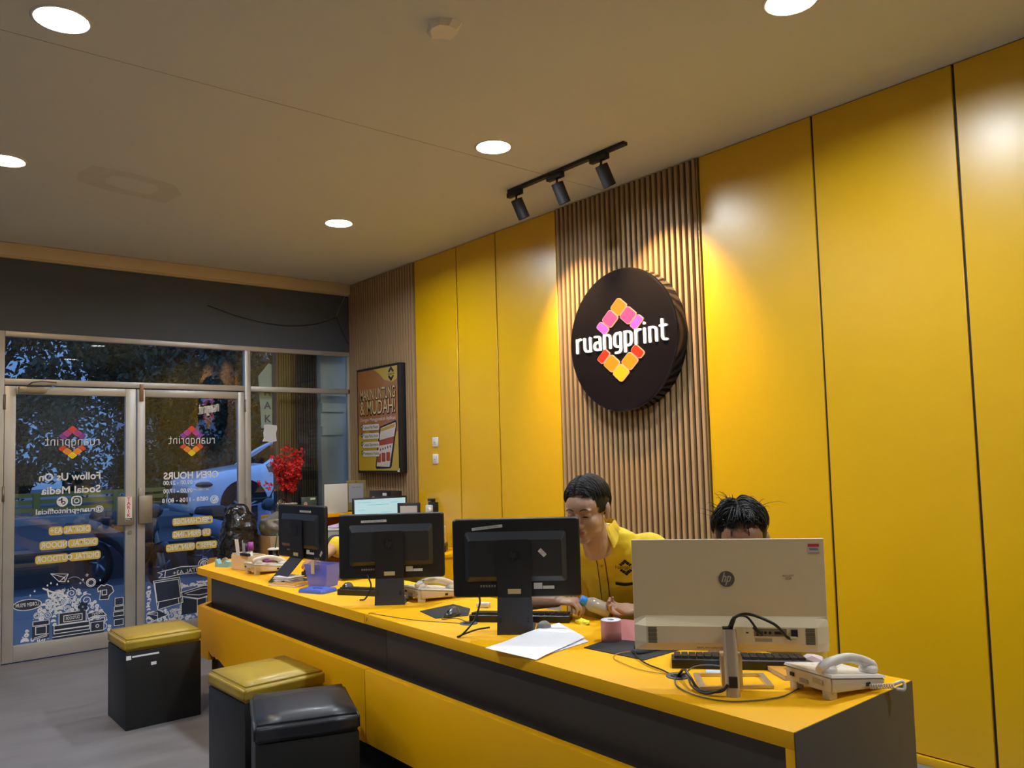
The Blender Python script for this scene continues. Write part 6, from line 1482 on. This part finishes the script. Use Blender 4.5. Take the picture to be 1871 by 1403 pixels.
# 1: the man beside the middle monitor, opening a bottle
hc1 = (-2.452, 2.428, 1.298)
person('man in yellow collared shirt looking down and opening a bottle, beside the slatted panel', (-2.50, 2.80, 0), hc1, -70, 13, 1.10, -58,
       (-2.62, 2.84, .52), (-2.565, 2.73, .95), (-2.515, 2.580, 1.203), .200,
       ((-2.17, 2.70, .90), (-2.345, 2.590, .872)), ((-2.78, 2.34, .890), (-2.580, 2.365, .908)),
       (((-.80, -.60, -.05), (0.25, -.45, .75)), dict(curl=(.7, .75, .5), sc=1.0, spread=.0, thumb=(.7, 1.0))), (((.88, .42, .02), (.25, .25, -.95)), dict(curl=(.75, .9, .6), sc=1.0, thumb=(.7, 1.0))),
       SK1, .0036, dict(seed=4, part=-.016, fluff=.35, fringe=0, fly=0, front=.088, side=.022, recede=.012))
def office_stool(loc, lab):
    t = thing('office_stool', lab, 'stool', loc); B_ = mat('chair_fabric', (.025, .025, .03), .8)
    bm = bmesh.new(); lathe(bm, [(0, .40), (.17, .40), (.19, .42), (.19, .45), (.17, .475), (0, .48)], 28); finish(bm, 'seat', B_, t)
    bm = bmesh.new(); cyl(bm, (0, 0, .10), (0, 0, .41), .025); finish(bm, 'column', BLKM, t)
    for i in range(5):
        a = 2*PI*i/5; lg = wire('leg', BLKM, [(0, 0, .11), (.24*math.cos(a), .24*math.sin(a), .07)], .02, t, k=1); bm = bmesh.new(); cyl(bm, (.24*math.cos(a)-.012, .24*math.sin(a), .028), (.24*math.cos(a)+.012, .24*math.sin(a), .028), .028, n=14); finish(bm, 'caster', BLKM, lg)
office_stool((-2.62, 2.88, 0), 'black round office stool under the man opening the bottle')
bt0 = V3((-2.495, 2.420, .915)); bt1 = V3((-2.425, 2.515, .862)); bd_ = (bt1-bt0).normalized(); Lb = .145
bl_ = thing('juice_bottle', 'small clear plastic bottle with bright blue cap held tilted by the man', 'bottle', bt1)
bl_.rotation_euler = (-bd_).to_track_quat('Z', 'Y').to_euler()
bm = bmesh.new(); lathe(bm, [(0, 0), (.026, .001), (.031, .006), (.031, .075), (.029, .090), (.018, .108), (.0155, .112), (.0155, .118)], 28); finish(bm, 'bottle', mat('bottle_clear', (.75, .72, .62), .15, alpha=.45, spec=.8), bl_)
bm = bmesh.new(); lathe(bm, [(0, .004), (.028, .006), (.0285, .066), (0, .066)], 24); finish(bm, 'juice', mat('juice', (.50, .40, .22), .3, alpha=.8), bl_)
bm = bmesh.new(); lathe(bm, [(.0185, .108), (.0205, .110), (.0205, .130), (.019, .134), (0, .134)], 28); finish(bm, 'cap', mat('bright_blue_cap', (.02, .26, .80), .3, coat=.3), bl_)
# 2: the person behind the cream computer
person('person with tousled black hair, only forehead and one hand showing around the cream computer', (-1.85, 2.95, 0), (-1.750, 2.515, 1.205), -52, 11, 1.13, -68,
       (-1.92, 2.98, .52), (-1.87, 2.84, .86), (-1.815, 2.68, 1.045), .160,
       ((-1.64, 2.64, .87), (-1.72, 2.46, .868)), ((-1.99, 2.58, .90), (-1.955, 2.345, .895)),
       (((-.35, -.95, -.1), (0, 0, -1)), dict(curl=(.3, .4, .3))), (((-.03, -1.0, -.12), (0, 0, -1)), dict(curl=(.30, .55, .35), spread=.16, sc=1.0)),
       SK2, .0042, dict(seed=11, part=-.010, fluff=1.5, fringe=16, fly=46, front=.084, side=.040))
office_stool((-1.92, 3.0, 0), 'black round office stool under the person behind the cream computer')
# 3: crouched person behind the second monitor
person('person in yellow shirt crouched behind the second computer, only a sleeve and forearm showing', (-4.42, 2.85, 0), (-4.36, 2.60, 1.025), -75, 35, 1.0, -80,
       (-4.49, 2.95, .52), (-4.47, 2.84, .80), (-4.46, 2.72, .96), .165,
       ((-4.22, 2.54, .88), (-4.27, 2.36, .87)), ((-5.13, 2.62, .935), (-4.93, 2.42, .890)),
       (((-.3, -.9, 0), (0, 0, -1)), dict(curl=(.3, .4, .3))), (((-.1, -1, -.1), (0, 0, -1)), dict(curl=(.3, .4, .3))),
       SK1, .006, dict(seed=21, part=.01, fluff=.3), detail=False, sleeve=1.0)
office_stool((-4.49, 2.98, 0), 'black round office stool under the crouched person')
